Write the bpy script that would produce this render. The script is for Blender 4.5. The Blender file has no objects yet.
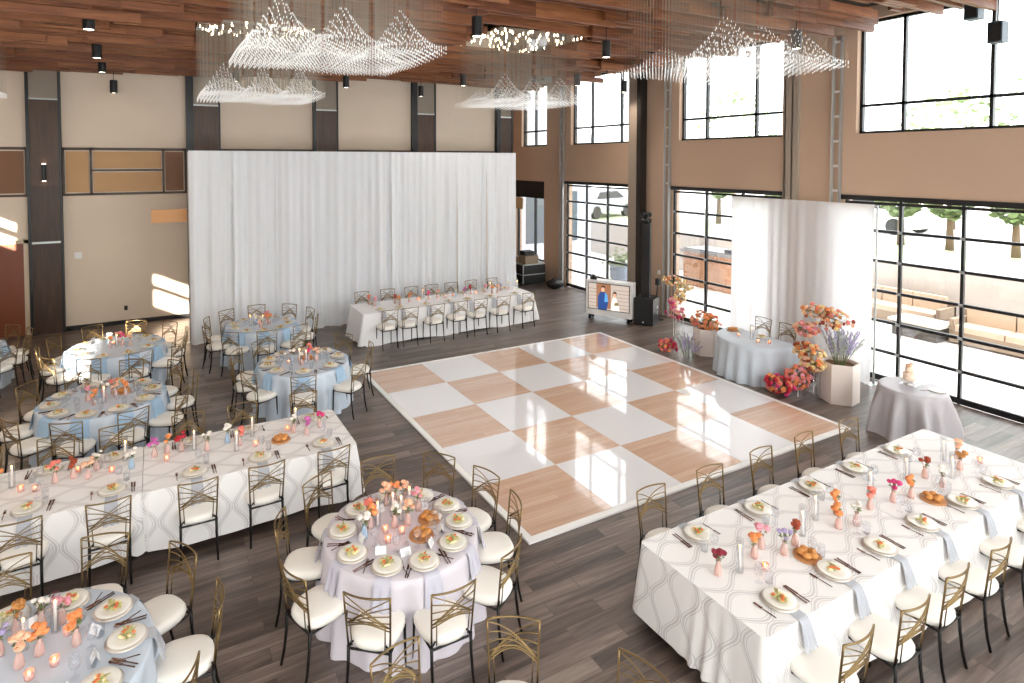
import bpy, math, random
from mathutils import Vector, Matrix
PI = math.pi
R = random.Random(7)
sc = bpy.context.scene
C = sc.collection

# ------------------------------------------------------------------ camera
cd = bpy.data.cameras.new('camera'); cam = bpy.data.objects.new('camera', cd); C.objects.link(cam)
cam.location = (-3.81364, -11.83708, 4.39524)
YAW, PIT = 1.078722, 0.0342106
cam.rotation_euler = (PI/2 - PIT, 0, YAW - PI/2)
cd.sensor_width = 36; cd.lens = 36*600.887/1024
cd.shift_x = 36.36/1024; cd.shift_y = -159.75/1024
cd.clip_end = 300
sc.camera = cam
# ------------------------------------------------------------------ world, sun, exposure
w = bpy.data.worlds.new('world'); sc.world = w; w.use_nodes = True
bg = w.node_tree.nodes['Background']; bg.inputs[0].default_value = (.97, .98, 1.0, 1); bg.inputs[1].default_value = 4.5
sd = bpy.data.lights.new('sun', 'SUN'); sun = bpy.data.objects.new('sun', sd); C.objects.link(sun)
sd.energy = 24; sd.angle = .009; sd.color = (1, .90, .76)
sun.rotation_euler = Vector((-1, -2, .5)).to_track_quat('Z', 'Y').to_euler()
vs = sc.view_settings
vs.view_transform = 'Standard'; vs.look = 'None'; vs.gamma = 1; vs.use_curve_mapping = False
vs.exposure = 0.68
sc.cycles.use_denoising = True
sc.cycles.max_bounces = 8; sc.cycles.diffuse_bounces = 4; sc.cycles.transparent_max_bounces = 24
sc.cycles.sample_clamp_indirect = 8

# ------------------------------------------------------------------ mesh helper
class MB:
    def __init__(s): s.v = []; s.f = []; s.u = None
    def add(s, vs_, fs):
        n = len(s.v); s.v += [tuple(v) for v in vs_]; s.f += [tuple(i+n for i in f) for f in fs]; return s
    def box(s, c, d, rz=0, ry=0, rx=0):
        x, y, z = d[0]/2, d[1]/2, d[2]/2
        P = [Vector((a*x, b*y, e*z)) for a in (-1, 1) for b in (-1, 1) for e in (-1, 1)]
        if rx or ry or rz:
            M = Matrix.Rotation(rz, 3, 'Z') @ Matrix.Rotation(ry, 3, 'Y') @ Matrix.Rotation(rx, 3, 'X'); P = [M@p for p in P]
        c = Vector(c)
        return s.add([p+c for p in P], [(0, 1, 3, 2), (4, 6, 7, 5), (0, 4, 5, 1), (2, 3, 7, 6), (0, 2, 6, 4), (1, 5, 7, 3)])
    def b2(s, a, b): return s.box([(a[i]+b[i])/2 for i in range(3)], [abs(b[i]-a[i]) for i in range(3)])
    def tube(s, pts, r, n=6, r2=None, cap=True):
        pts = [Vector(p) for p in pts]; m = len(pts); vs_ = []; fs = []
        prev = None
        for i, p in enumerate(pts):
            t = (pts[min(i+1, m-1)]-pts[max(i-1, 0)]).normalized()
            a = prev if prev is not None else (Vector((1, 0, 0)) if abs(t.x) < .8 else Vector((0, 1, 0)))
            a = (a-t*a.dot(t)).normalized(); prev = a; b = t.cross(a)
            rr = r if r2 is None else r+(r2-r)*i/(m-1)
            for k in range(n):
                q = 2*PI*k/n; vs_.append(p+(a*math.cos(q)+b*math.sin(q))*rr)
        for i in range(m-1):
            for k in range(n):
                k2 = (k+1) % n; fs.append((i*n+k, i*n+k2, (i+1)*n+k2, (i+1)*n+k))
        if cap: fs += [tuple(reversed(range(n))), tuple((m-1)*n+k for k in range(n))]
        return s.add(vs_, fs)
    def lathe(s, prof, n=16, c=(0, 0, 0), fn=None, closed=True):
        vs_ = []; fs = []
        for (r, z) in prof:
            for k in range(n):
                q = 2*PI*k/n; rr, zz = (r, z) if fn is None else fn(r, z, q)
                vs_.append((c[0]+rr*math.cos(q), c[1]+rr*math.sin(q), c[2]+zz))
        for i in range(len(prof)-1):
            for k in range(n):
                k2 = (k+1) % n; fs.append((i*n+k, i*n+k2, (i+1)*n+k2, (i+1)*n+k))
        if closed: fs += [tuple(reversed(range(n))), tuple((len(prof)-1)*n+k for k in range(n))]
        return s.add(vs_, fs)
    def ell(s, c, r, n=8, m=5):
        prof = [(math.sin(PI*i/m), -math.cos(PI*i/m)) for i in range(1, m)]
        vs_ = [(c[0], c[1], c[2]-r[2])]
        for (a, z) in prof:
            for k in range(n): vs_.append((c[0]+r[0]*a*math.cos(2*PI*k/n), c[1]+r[1]*a*math.sin(2*PI*k/n), c[2]+r[2]*z))
        vs_.append((c[0], c[1], c[2]+r[2])); fs = []
        for k in range(n): fs.append((0, 1+(k+1) % n, 1+k))
        for i in range(m-2):
            for k in range(n):
                k2 = (k+1) % n; fs.append((1+i*n+k, 1+i*n+k2, 1+(i+1)*n+k2, 1+(i+1)*n+k))
        L = len(vs_)-1; o = 1+(m-2)*n
        for k in range(n): fs.append((L, o+k, o+(k+1) % n))
        return s.add(vs_, fs)
    def mesh(s, name, mat, smooth=False, uv=None):
        me = bpy.data.meshes.new(name); me.from_pydata(s.v, [], s.f); me.update()
        if uv:
            l = me.uv_layers.new(name='UVMap')
            for i, lp in enumerate(me.loops): l.data[i].uv = uv[lp.vertex_index]
        if smooth: me.polygons.foreach_set('use_smooth', [True]*len(me.polygons))
        for m in (mat if isinstance(mat, list) else [mat]): me.materials.append(m)
        return me
    def obj(s, name, mat, parent=None, smooth=False, uv=None, loc=None, rz=0):
        o = bpy.data.objects.new(name, s.mesh(name, mat, smooth, uv)); C.objects.link(o)
        if parent: o.parent = parent
        if loc: o.location = loc
        if rz: o.rotation_euler.z = rz
        return o
def tag(o, label, cat, group=None, kind=None):
    if label: o['label'] = label
    if cat: o['category'] = cat
    if group: o['group'] = group
    if kind: o['kind'] = kind
    return o
def thing(name, label, cat, loc=(0, 0, 0), rz=0, group=None):
    o = bpy.data.objects.new(name, None); C.objects.link(o); o.location = loc; o.rotation_euler = (0, 0, rz)
    return tag(o, label, cat, group)
def struct(name, mb, mat, parent=None, smooth=False, uv=None):
    o = mb.obj(name, mat, parent, smooth, uv)
    if not parent: o['kind'] = 'structure'
    return o
def lk(me, name, parent=None, loc=(0, 0, 0), rz=0, scale=None):
    o = bpy.data.objects.new(name, me); C.objects.link(o)
    if parent: o.parent = parent
    o.location = loc; o.rotation_euler = (0, 0, rz)
    if scale: o.scale = scale
    return o
def copy_tree(o, parent=None):
    c = o.copy(); C.objects.link(c); c.parent = parent
    for ch in KIDS(o): copy_tree(ch, c)
    return c
def KIDS(o): return list(o.children)

# ------------------------------------------------------------------ materials
def srgb(h):
    h = h.lstrip('#'); c = [int(h[i:i+2], 16)/255 for i in (0, 2, 4)]
    return tuple((x/12.92 if x <= .04045 else ((x+.055)/1.055)**2.4) for x in c)+(1,)
MC = {}
def mat(name, col, rough=.5, metal=0, emit=None, es=0, spec=.5, sub=0, noise=0, nscale=8, coat=0, trans=0, bump=0, bscale=40):
    if name in MC: return MC[name]
    m = bpy.data.materials.new(name); m.use_nodes = True; nt = m.node_tree; b = nt.nodes['Principled BSDF']
    c = srgb(col) if isinstance(col, str) else col
    b.inputs['Base Color'].default_value = c; b.inputs['Roughness'].default_value = rough; b.inputs['Metallic'].default_value = metal
    b.inputs['Specular IOR Level'].default_value = spec; b.inputs['Coat Weight'].default_value = coat
    if emit: b.inputs['Emission Color'].default_value = srgb(emit); b.inputs['Emission Strength'].default_value = es
    if noise:
        tc = nt.nodes.new('ShaderNodeTexCoord'); n = nt.nodes.new('ShaderNodeTexNoise'); n.inputs['Scale'].default_value = nscale; n.inputs['Detail'].default_value = 4
        nt.links.new(tc.outputs['Object'], n.inputs['Vector'])
        mx = nt.nodes.new('ShaderNodeMix'); mx.data_type = 'RGBA'
        mx.inputs['A'].default_value = tuple(x*(1-noise) for x in c[:3])+(1,); mx.inputs['B'].default_value = tuple(min(1, x*(1+noise)) for x in c[:3])+(1,)
        nt.links.new(n.outputs['Fac'], mx.inputs['Factor']); nt.links.new(mx.outputs['Result'], b.inputs['Base Color'])
    if bump:
        tc = nt.nodes.new('ShaderNodeTexCoord'); n = nt.nodes.new('ShaderNodeTexNoise'); n.inputs['Scale'].default_value = bscale
        bp = nt.nodes.new('ShaderNodeBump'); bp.inputs['Strength'].default_value = bump
        nt.links.new(tc.outputs['Object'], n.inputs['Vector']); nt.links.new(n.outputs['Fac'], bp.inputs['Height']); nt.links.new(bp.outputs['Normal'], b.inputs['Normal'])
    if trans:   # thin cloth that lets light through
        tr = nt.nodes.new('ShaderNodeBsdfTranslucent'); tr.inputs[0].default_value = c
        ms = nt.nodes.new('ShaderNodeMixShader'); ms.inputs[0].default_value = trans
        nt.links.new(b.outputs[0], ms.inputs[1]); nt.links.new(tr.outputs[0], ms.inputs[2])
        nt.links.new(ms.outputs[0], nt.nodes['Material Output'].inputs[0])
    MC[name] = m; return m
def glassmat(name, tint=(1, 1, 1, 1), gloss=.08, rough=.0, milky=0, k=.5):
    m = bpy.data.materials.new(name); m.use_nodes = True; nt = m.node_tree; nt.nodes.remove(nt.nodes['Principled BSDF'])
    t = nt.nodes.new('ShaderNodeBsdfTransparent'); t.inputs[0].default_value = tint
    g = nt.nodes.new('ShaderNodeBsdfGlossy'); g.inputs['Roughness'].default_value = rough
    lw = nt.nodes.new('ShaderNodeLayerWeight'); lw.inputs[0].default_value = .35
    mt = nt.nodes.new('ShaderNodeMath'); mt.operation = 'MULTIPLY_ADD'; mt.inputs[1].default_value = k; mt.inputs[2].default_value = gloss
    nt.links.new(lw.outputs['Fresnel'], mt.inputs[0])
    ms = nt.nodes.new('ShaderNodeMixShader'); nt.links.new(mt.outputs[0], ms.inputs[0])
    nt.links.new(t.outputs[0], ms.inputs[1]); nt.links.new(g.outputs[0], ms.inputs[2]); out = ms
    if milky:
        d = nt.nodes.new('ShaderNodeBsdfDiffuse'); d.inputs[0].default_value = tint
        m2 = nt.nodes.new('ShaderNodeMixShader'); m2.inputs[0].default_value = milky
        nt.links.new(ms.outputs[0], m2.inputs[1]); nt.links.new(d.outputs[0], m2.inputs[2]); out = m2
    nt.links.new(out.outputs[0], nt.nodes['Material Output'].inputs[0])
    MC[name] = m; return m
def woodmat(name, cols, plank=(1.3, .19), rough=.4, along='X', seam=.35, grain=1.0, coat=0, spec=.5, coord='Object', seamw=.004):
    """planks: brick texture gives each plank its own tone, stretched noise the grain"""
    m = bpy.data.materials.new(name); m.use_nodes = True; nt = m.node_tree; b = nt.nodes['Principled BSDF']; N = nt.nodes.new; L = nt.links.new
    tc = N('ShaderNodeTexCoord'); mp = N('ShaderNodeMapping')
    if along == 'Y': mp.inputs['Rotation'].default_value = (0, 0, PI/2)
    if along == 'Z': mp.inputs['Rotation'].default_value = (0, PI/2, 0)
    L(tc.outputs[coord], mp.inputs[0])
    br = N('ShaderNodeTexBrick'); br.inputs['Scale'].default_value = 1; br.inputs['Brick Width'].default_value = plank[0]; br.inputs['Row Height'].default_value = plank[1]
    br.inputs['Mortar Size'].default_value = seamw; br.offset = .37; br.inputs['Mortar Smooth'].default_value = .3
    br.inputs['Color1'].default_value = (0, 0, 0, 1); br.inputs['Color2'].default_value = (1, 1, 1, 1); br.inputs['Mortar'].default_value = (.5, .5, .5, 1)
    L(mp.outputs[0], br.inputs['Vector'])
    sc_ = N('ShaderNodeVectorMath'); sc_.operation = 'MULTIPLY'; sc_.inputs[1].default_value = (1.2*grain, 16*grain, 16*grain) 
    ad = N('ShaderNodeVectorMath'); ad.operation = 'ADD'; L(mp.outputs[0], sc_.inputs[0]); L(sc_.outputs[0], ad.inputs[0])
    sp = N('ShaderNodeVectorMath'); sp.operation = 'MULTIPLY'; sp.inputs[1].default_value = (17, 17, 17); L(br.outputs['Color'], sp.inputs[0]); L(sp.outputs[0], ad.inputs[1])
    no = N('ShaderNodeTexNoise'); no.inputs['Scale'].default_value = 1; no.inputs['Detail'].default_value = 6; no.inputs['Roughness'].default_value = .65; no.inputs['Distortion'].default_value = .6
    L(ad.outputs[0], no.inputs['Vector'])
    mx = N('ShaderNodeMath'); mx.operation = 'MULTIPLY_ADD'; mx.inputs[1].default_value = .38; L(br.outputs['Color'], mx.inputs[0])
    m3 = N('ShaderNodeMath'); m3.operation = 'MULTIPLY_ADD'; m3.inputs[1].default_value = 1.25; m3.inputs[2].default_value = -.32; L(no.outputs['Fac'], m3.inputs[0]); L(m3.outputs[0], mx.inputs[2])
    cr = N('ShaderNodeValToRGB'); e = cr.color_ramp.elements
    for i, cc in enumerate(cols):
        p = i/(len(cols)-1)
        el = e[0] if i == 0 else (e[-1] if i == len(cols)-1 else e.new(p)); el.position = p; el.color = srgb(cc)
    L(mx.outputs[0], cr.inputs[0])
    mm = N('ShaderNodeMix'); mm.data_type = 'RGBA'; mm.blend_type = 'MULTIPLY'; mm.inputs['B'].default_value = (1-seam,)*3+(1,)
    L(br.outputs['Fac'], mm.inputs['Factor']); L(cr.outputs[0], mm.inputs['A']); L(mm.outputs['Result'], b.inputs['Base Color'])
    b.inputs['Roughness'].default_value = rough; b.inputs['Coat Weight'].default_value = coat; b.inputs['Coat Roughness'].default_value = .03; b.inputs['Specular IOR Level'].default_value = spec
    MC[name] = m; return m
def damask():
    m = bpy.data.materials.new('damask_cloth'); m.use_nodes = True; nt = m.node_tree; b = nt.nodes['Principled BSDF']; N = nt.nodes.new; L = nt.links.new
    uv = N('ShaderNodeUVMap'); sx = N('ShaderNodeSeparateXYZ'); L(uv.outputs[0], sx.inputs[0])
    def M(op, a, b_=None, c=None):
        n = N('ShaderNodeMath'); n.operation = op
        for i, x in enumerate((a, b_, c)):
            if x is None: continue
            if isinstance(x, (int, float)): n.inputs[i].default_value = x
            else: L(x, n.inputs[i])
        return n.outputs[0]
    p = .19; q = .56
    s = M('MULTIPLY', M('SINE', M('MULTIPLY', sx.outputs[1], 2*PI/q)), .068)
    fac = None
    for sign, off in ((1, 0), (-1, p)):
        u = M('ADD', M('MULTIPLY_ADD', s, sign, sx.outputs[0]), off)
        d = M('ABSOLUTE', M('SUBTRACT', M('FRACT', M('DIVIDE', u, 2*p)), .5))
        for d0, wd in ((.0, .028), (.07, .012)):
            l = M('LESS_THAN', M('ABSOLUTE', M('SUBTRACT', d, d0)), wd)
            fac = l if fac is None else M('MAXIMUM', fac, l)
    mx = N('ShaderNodeMix'); mx.data_type = 'RGBA'; mx.inputs['A'].default_value = srgb('#e9e6e4'); mx.inputs['B'].default_value = srgb('#cdc8c7')
    L(fac, mx.inputs['Factor']); L(mx.outputs['Result'], b.inputs['Base Color'])
    b.inputs['Roughness'].default_value = .6; b.inputs['Sheen Weight'].default_value = .3
    MC['damask'] = m; return m

GOLDBLACK = None
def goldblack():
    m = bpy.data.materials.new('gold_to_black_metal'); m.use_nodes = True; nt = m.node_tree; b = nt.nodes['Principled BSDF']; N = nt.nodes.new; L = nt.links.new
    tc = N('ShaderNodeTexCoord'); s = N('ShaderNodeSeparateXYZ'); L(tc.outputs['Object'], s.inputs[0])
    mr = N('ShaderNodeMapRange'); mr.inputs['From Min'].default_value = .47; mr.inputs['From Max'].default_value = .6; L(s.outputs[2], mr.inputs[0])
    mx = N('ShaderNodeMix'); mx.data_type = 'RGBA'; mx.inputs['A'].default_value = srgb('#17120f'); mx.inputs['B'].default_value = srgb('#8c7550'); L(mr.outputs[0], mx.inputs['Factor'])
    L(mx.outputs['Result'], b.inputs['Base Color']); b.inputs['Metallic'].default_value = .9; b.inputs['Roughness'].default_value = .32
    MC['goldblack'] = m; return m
gold = goldblack(); black_metal = mat('black_metal', '#14100e', .4, .4)
ivory = mat('ivory_vinyl', '#f1ece4', .38, bump=.05, bscale=25)
floor_m = woodmat('walnut_floor', ['#261e1a', '#4d403a', '#78685f', '#9d8f84'], (1.25, .18), .36, 'X', .45, spec=.85)
dance_wood = woodmat('dance_wood', ['#c6a088', '#d0ad95', '#d9b9a3', '#e1c6b3'], (1.22, .10), .12, 'X', .12, coat=.6)
dance_white = mat('dance_white', '#eeedf0', .06, coat=.8)
baffle_m = woodmat('baffle_wood', ['#452416', '#6f3e25', '#935b36', '#b3774a'], (2.1, .186), .5, 'X', .3)
dark_wood = woodmat('dark_wood', ['#2a1a12', '#3c271c', '#4d3425', '#5f4231'], (6, .3), .45, 'Z', .2)
wall_tan = mat('tan_plaster', '#c4a68e', .75, noise=.03, nscale=1.5)
wall_cream = mat('cream_panel', '#dccab6', .7, noise=.04, nscale=1.2)
grey_panel = mat('grey_panel', '#8f8376', .7)
panel_tan = mat('tan_board', '#bd9263', .55, noise=.08, nscale=2)
panel_brown = mat('brown_board', '#7d5334', .55, noise=.1, nscale=2)
frame_black = mat('black_frame', '#161618', .4)
steel = mat('galvanised_steel', '#b9bcbb', .35, .7)
white_m = mat('white_paint', '#eceae8', .4)
white_drape = mat('white_drape', '#f5f8fd', .8, trans=.25)
sheer_drape = mat('sheer_drape', '#f8f7f9', .8, trans=.5)
blue_cloth = mat('dusty_blue_satin', '#c6d0dc', .42, noise=.03, nscale=3)
lav_cloth = mat('pale_lavender_cloth', '#d3ccd3', .5, noise=.03, nscale=3)
grey_cloth = mat('silver_grey_cloth', '#b6b1b5', .45, noise=.03, nscale=3)
napkin_m = mat('blue_napkin', '#b4b6bd', .6)
napkin_b = mat('sky_blue_napkin', '#a3c0da', .6)
damask_m = damask()
plate_m = mat('cream_plate', '#f3efe7', .2)
plate_rim = mat('silver_rim', '#d2c8bd', .3, .3)
cutlery_m = mat('rose_gold_cutlery', '#7d5f55', .25, .85)
glass_m = glassmat('clear_glass', (.985, .99, 1, 1), .03, k=.22)
pane_m = glassmat('window_glass', (.96, .98, .98, 1), .02)
black_m = mat('black_plastic', '#101012', .45)
card_m = mat('white_card', '#f8f6f3', .6)
stone = mat('white_planter', '#f0e3da', .45)
green_m = mat('leaf_green', '#7d8a5c', .6, noise=.2, nscale=9)
sage_m = mat('sage_green', '#a3ab98', .6)
stem_m = mat('stem_green', '#66704a', .6)
def bm(name, c): return mat('petal_'+name, c, .6, noise=.12, nscale=30)
PET = {'pink': '#efa3b0', 'hotpink': '#de3f80', 'magenta': '#cf6ab0', 'red': '#c8263a', 'coral': '#f08c7c', 'orange': '#f19a5e', 'peach': '#f7c3a2', 'yellow': '#f6d99c', 'white': '#f3ece4', 'lilac': '#b7a6cf', 'rust': '#a8492c', 'burgundy': '#8a1f35', 'tan': '#c58a4c', 'lavender': '#9f9bc0'}

# ================================================================== SETTING
XW, YW = 8.92, 6.81
f = MB().b2((-10, -14, -.15), (8.95, YW, 0)); struct('floor', f, floor_m)
# wall with window/door openings on the right (X = XW)
UP = [(8.1, 6.4), (4.95, 2.05), (.1, -2.98), (-4.62, -8.9)]       # upper windows, Y from/to
DR = [(8.5, 6.55, .62, 3.64), (5.22, 1.98, 0, 3.6), (.3, -3.05, 0, 3.6), (-4.42, -8.6, 0, 3.6)]
wr = MB(); T = .28
ys = sorted({-14, 9.2}|{y for a in UP for y in a}|{y for a in DR for y in a[:2]})
for a, b in zip(ys, ys[1:]):
    m = (a+b)/2
    segs = [(0, 7.8)]
    for y1, y0 in UP:
        if y0 < m < y1: segs = [(0, 4.95), (7.25, 7.8)]
    for y1, y0, z0, z1 in DR:
        if y0 < m < y1:
            new = []
            for s0, s1 in segs:
                if s0 < z1:
                    if z0 > s0: new.append((s0, z0))
                    new.append((z1, s1))
                else: new.append((s0, s1))
            segs = new
    for s0, s1 in segs: wr.b2((XW, a, s0), (XW+T, b, s1))
wall_right = struct('wall_right', wr, wall_tan)
# far wall (Y = YW)
wl = MB().b2((-10.2, YW, 0), (7.0, YW+.25, 7.8)); struct('wall_far', wl, wall_cream)
MB().b2((7.0, 9.2, 0), (XW+T, 9.45, 7.8)).obj('wall_alcove', wall_tan)['kind'] = 'structure'
MB().b2((6.8, YW+.25, 0), (7.0, 9.2, 7.8)).obj('wall_return', wall_tan)['kind'] = 'structure'
struct('trim_8', MB().b2((7.0, YW, -.15), (8.95, 9.3, -.001)), floor_m)
wn = MB().b2((-10.2, -14.2, -.15), (XW+T, -14, .4)).b2((-10.2, -14.2, 7.3), (XW+T, -14, 7.8))
for x in (-10.1, -5.2, -.5, 4.3, 9.1): wn.b2((x-.1, -14.2, 0), (x+.1, -14, 7.8))
struct('wall_near', wn, wall_tan)
MB().b2((-10, -14.11, .4), (9.1, -14.09, 7.3)).obj('window_6', pane_m)['kind'] = 'structure'  # unseen glazing, added so daylight fills the room from behind the camera
# left wall out of frame, with the openings the sun comes through
OPEN = [(-9.3, -5.5, 3.5, 4.02), (-9.3, -5.5, 4.1, 4.45), (.15, 4.4, 3.72, 4.12), (.15, 4.4, 4.2, 4.5), (-9.5, -6.9, 2.9, 3.44), (-11.6, -10.9, 2.0, 2.45)]
lw_ = MB(); ysl = sorted({-14.0, 7.0}|{o[0] for o in OPEN}|{o[1] for o in OPEN})
for a, b in zip(ysl, ysl[1:]):
    m = (a+b)/2; z = 0
    for o in sorted([o for o in OPEN if o[0] < m < o[1]], key=lambda o: o[2]):
        lw_.b2((-10.2, a, z), (-10, b, o[2])); z = o[3]
    lw_.b2((-10.2, a, z), (-10, b, 7.8))
struct('wall_left', lw_, wall_cream)
# upper windows
UPM = [[7.33], [3.98, 2.57], [-.72, -2.19], [-5.43, -6.83, -8.2]]
for i, ((y1, y0), mu) in enumerate(zip(UP, UPM)):
    fr = MB(); X = XW+.17
    for y in (y1-.03, y0+.03): fr.box((X, y, 6.1), (.09, .06, 2.3))
    for z in (4.98, 7.22): fr.box((X, (y0+y1)/2, z), (.09, y1-y0, .06))
    for y in mu: fr.box((X, y, 6.1), (.09, .055, 2.3))
    fr.box((X, (y0+y1)/2, 5.53), (.09, y1-y0, .055))
    o = struct('window_%d' % (i+1), fr, frame_black)
    MB().box((X+.01, (y0+y1)/2, 6.1), (.012, y1-y0-.06, 2.2)).obj('glass_pane', pane_m, o)
    MB().b2((XW-.015, y0-.02, 4.925), (XW+.1, y1+.02, 4.955)).obj('window_sill', wall_tan, o)
# sectional glass doors
for i, (y1, y0, z0, z1) in enumerate(DR[1:]):
    fr = MB(); X = XW+.06
    n = max(3, round((y1-y0)/1.03)); 
    for z in [k*.6 for k in range(7)]:
        fr.box((X, (y0+y1)/2, min(max(z, .06), 3.55)), (.06, y1-y0, .11 if z in (0, 3.6) else .055))
    for k in range(n+1):
        y = y1-.035-(y1-y0-.07)*k/n; fr.box((X, y, 1.8), (.065, .05, 3.6))
    o = struct('door_%d' % (i+1), fr, frame_black)
    MB().box((X+.005, (y0+y1)/2, 1.8), (.012, y1-y0-.06, 3.5)).obj('glass_pane', pane_m, o)
    hd = MB()
    for z in [k*.6 for k in range(1, 6)]:
        for k in range(n+1):
            hd.box((X-.045, y1-.035-(y1-y0-.07)*k/n, z), (.03, .07, .05))
    hd.obj('hinge', steel, o)
    MB().b2((XW-.03, y0-.1, 3.6), (XW+.02, y1+.1, 3.7)).obj('header_seal', frame_black, o)
# alcove window (tall) with black header
fr = MB(); X = XW+.12
for y in (8.47, 7.28, 6.58): fr.box((X, y, 1.9), (.08, .06, 2.6))
for z in (.65, 3.17): fr.box((X, 7.52, z), (.08, 1.95, .06))
fr.b2((XW-.01, 6.55, 3.0), (XW+.2, 8.5, 3.64))
o = struct('window_5', fr, frame_black); MB().box((X, 7.52, 1.9), (.012, 1.9, 2.5)).obj('glass_pane', pane_m, o)
MB().b2((XW-.03, 6.5, .58), (XW+.08, 8.5, .63)).obj('window_sill', white_m, o)
# pier covers beside the openings
k = 1
for ya, yb in ((2.0, 1.55), (-3.06, -3.42)):
    struct('trim_%d' % k, MB().b2((XW-.10, yb, 0), (XW+.02, ya-.02, 7.4)), mat('pier_paint', '#a29384', .6)); k += 1
# baseboards
struct('baseboard_far', MB().b2((-10, YW-.02, 0), (7, YW, .11)), frame_black)
struct('baseboard_right', MB().b2((XW-.015, 5.3, 0), (XW, 6.5, .1)).b2((XW-.015, .4, 0), (XW, 1.55, .1)).b2((XW-.015, -4.35, 0), (XW, -3.45, .1)), wall_tan)
# pilasters on the far wall
def pilaster(x0, x1, dark_left=0):
    o = thing('pilaster', None, None); o['kind'] = 'structure'; o.name = 'trim_%d' % (20+int(x0+7))
    MB().b2((x0+.05+dark_left, YW-.16, 0), (x1-.05, YW, 5.95)).obj('wood_cladding', dark_wood, o)
    MB().b2((x0+.05+dark_left, YW-.15, 5.97), (x1-.05, YW, 7.2)).obj('grey_top', grey_panel, o)
    MB().b2((x0, YW-.18, 0), (x0+.05+dark_left, YW, 7.2)).b2((x1-.05, YW-.18, 0), (x1, YW, 7.2)).obj('steel_edge', frame_black, o)
    MB().b2((x0+.03, YW-.17, 2.31), (x1-.03, YW-.05, 2.36)).b2((x0+.05, YW-.175, 5.94), (x1-.05, YW-.05, 5.98)).obj('metal_band', steel, o)
for a, b, d in ((-6.6, -5.88, .02), (-3.0, -2.12, .14), (.5, 1.26, .03), (3.74, 4.58, .12), (6.95, 7.6, .1)): pilaster(a, b, d)
# band of tan boards
def bay(x0, x1, cuts, i):
    o = thing('trim_%d' % i, None, None); o['kind'] = 'structure'
    fr = MB(); y = YW-.05
    fr.b2((x0, y, 4.68), (x1, YW, 4.75)); fr.b2((x0, y, 3.5), (x1, YW, 3.56))
    for x in (x0, cuts[0], cuts[1], x1-.05): fr.b2((x, y, 3.5), (x+.05, YW, 4.75))
    fr.b2((cuts[0], y, 4.13), (cuts[1], YW, 4.18))
    fr.obj('board_frame', mat('dark_bronze', '#4a3727', .5), o)
    g = .03
    for a, b, c, d, m in ((x0+.05, cuts[0], 3.56, 4.68, panel_tan), (cuts[0]+.05, cuts[1], 3.56, 4.13, panel_tan), (cuts[0]+.05, cuts[1], 4.18, 4.68, panel_tan), (cuts[1]+.05, x1-.05, 3.56, 4.68, panel_brown)):
        MB().b2((a+g, YW-.035, c+g), (b-g, YW, d-g)).obj('tan_board', m, o)
bay(-5.88, -3.0, (-5.28, -3.6), 10); bay(-9.7, -6.6, (-8.6, -7.35), 11); bay(-2.12, .5, (-1.6, -.1), 12); bay(1.26, 3.74, (1.8, 3.2), 13); bay(4.58, 6.95, (5.1, 6.4), 14)
# rust door at far left
d1 = struct('door_4', MB().b2((-9.0, YW-.04, 0), (-6.72, YW, 2.33)), mat('rust_door', '#7a4029', .35, noise=.1, nscale=2))
MB().b2((-6.72, YW-.06, 0), (-6.62, YW, 2.42)).b2((-9.1, YW-.06, 2.33), (-6.62, YW, 2.42)).obj('door_frame', mat('beige_frame', '#cbb9a0', .5), d1)
# steel post in front of the pier
struct('trim_5', MB().b2((XW-.34, 1.22, 0), (XW-.10, 1.38, 7.3)).b2((XW-.4, 1.16, 0), (XW-.06, 1.44, .03)), mat('dark_steel', '#2c2724', .4, .3))
# ceiling
cl = struct('ceiling', MB().b2((-10.2, -14.2, 7.5), (XW+T, 9.5, 7.7)), mat('black_deck', '#171210', .8))
CH = [(-1.88, -4.5), (-1.95, .75), (3.3, -.6), (3.2, -6.1), (-7.4, 2.0)]
sl = MB(); y = -9.5; r = random.Random(3); last = {}
while y < 6.55:
    x = -9.9+r.uniform(0, 1.5); xe = 8.45+r.uniform(-.35, .38)
    while x < xe:
        ln = r.choice((1.2, 1.8, 2.4, 3.0))*r.uniform(.9, 1.1); x2 = min(x+ln, xe)
        z = min(6.95, 6.66+.036*(x+6.5))+.13*math.sin(x*.9+y*1.3)*math.sin(y*.8-x*.25)+r.choice((0, .05, .15, .24)); h = r.choice((.15, .2, .25))
        if y > 5.9: z = min(6.95, 6.66+.036*(x+6.5))+r.choice((0, .05))
        segs = [(x, x2)]
        for cx, cy in CH:
            if abs(y-cy) < 1.12:
                ns = []
                for a, b in segs:
                    if b < cx-1.12 or a > cx+1.12: ns.append((a, b))
                    else:
                        if a < cx-1.12: ns.append((a, cx-1.12))
                        if b > cx+1.12: ns.append((cx+1.12, b))
                segs = ns
        for a, b in segs:
            if b-a > .1: sl.box(((a+b)/2, y, z+h/2), (b-a-.006, .075, h))
        x = x2+.002
        if r.random() < .08: x += .45
    y += .186
o = sl.obj('wooden_slats', baffle_m, cl)

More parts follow.
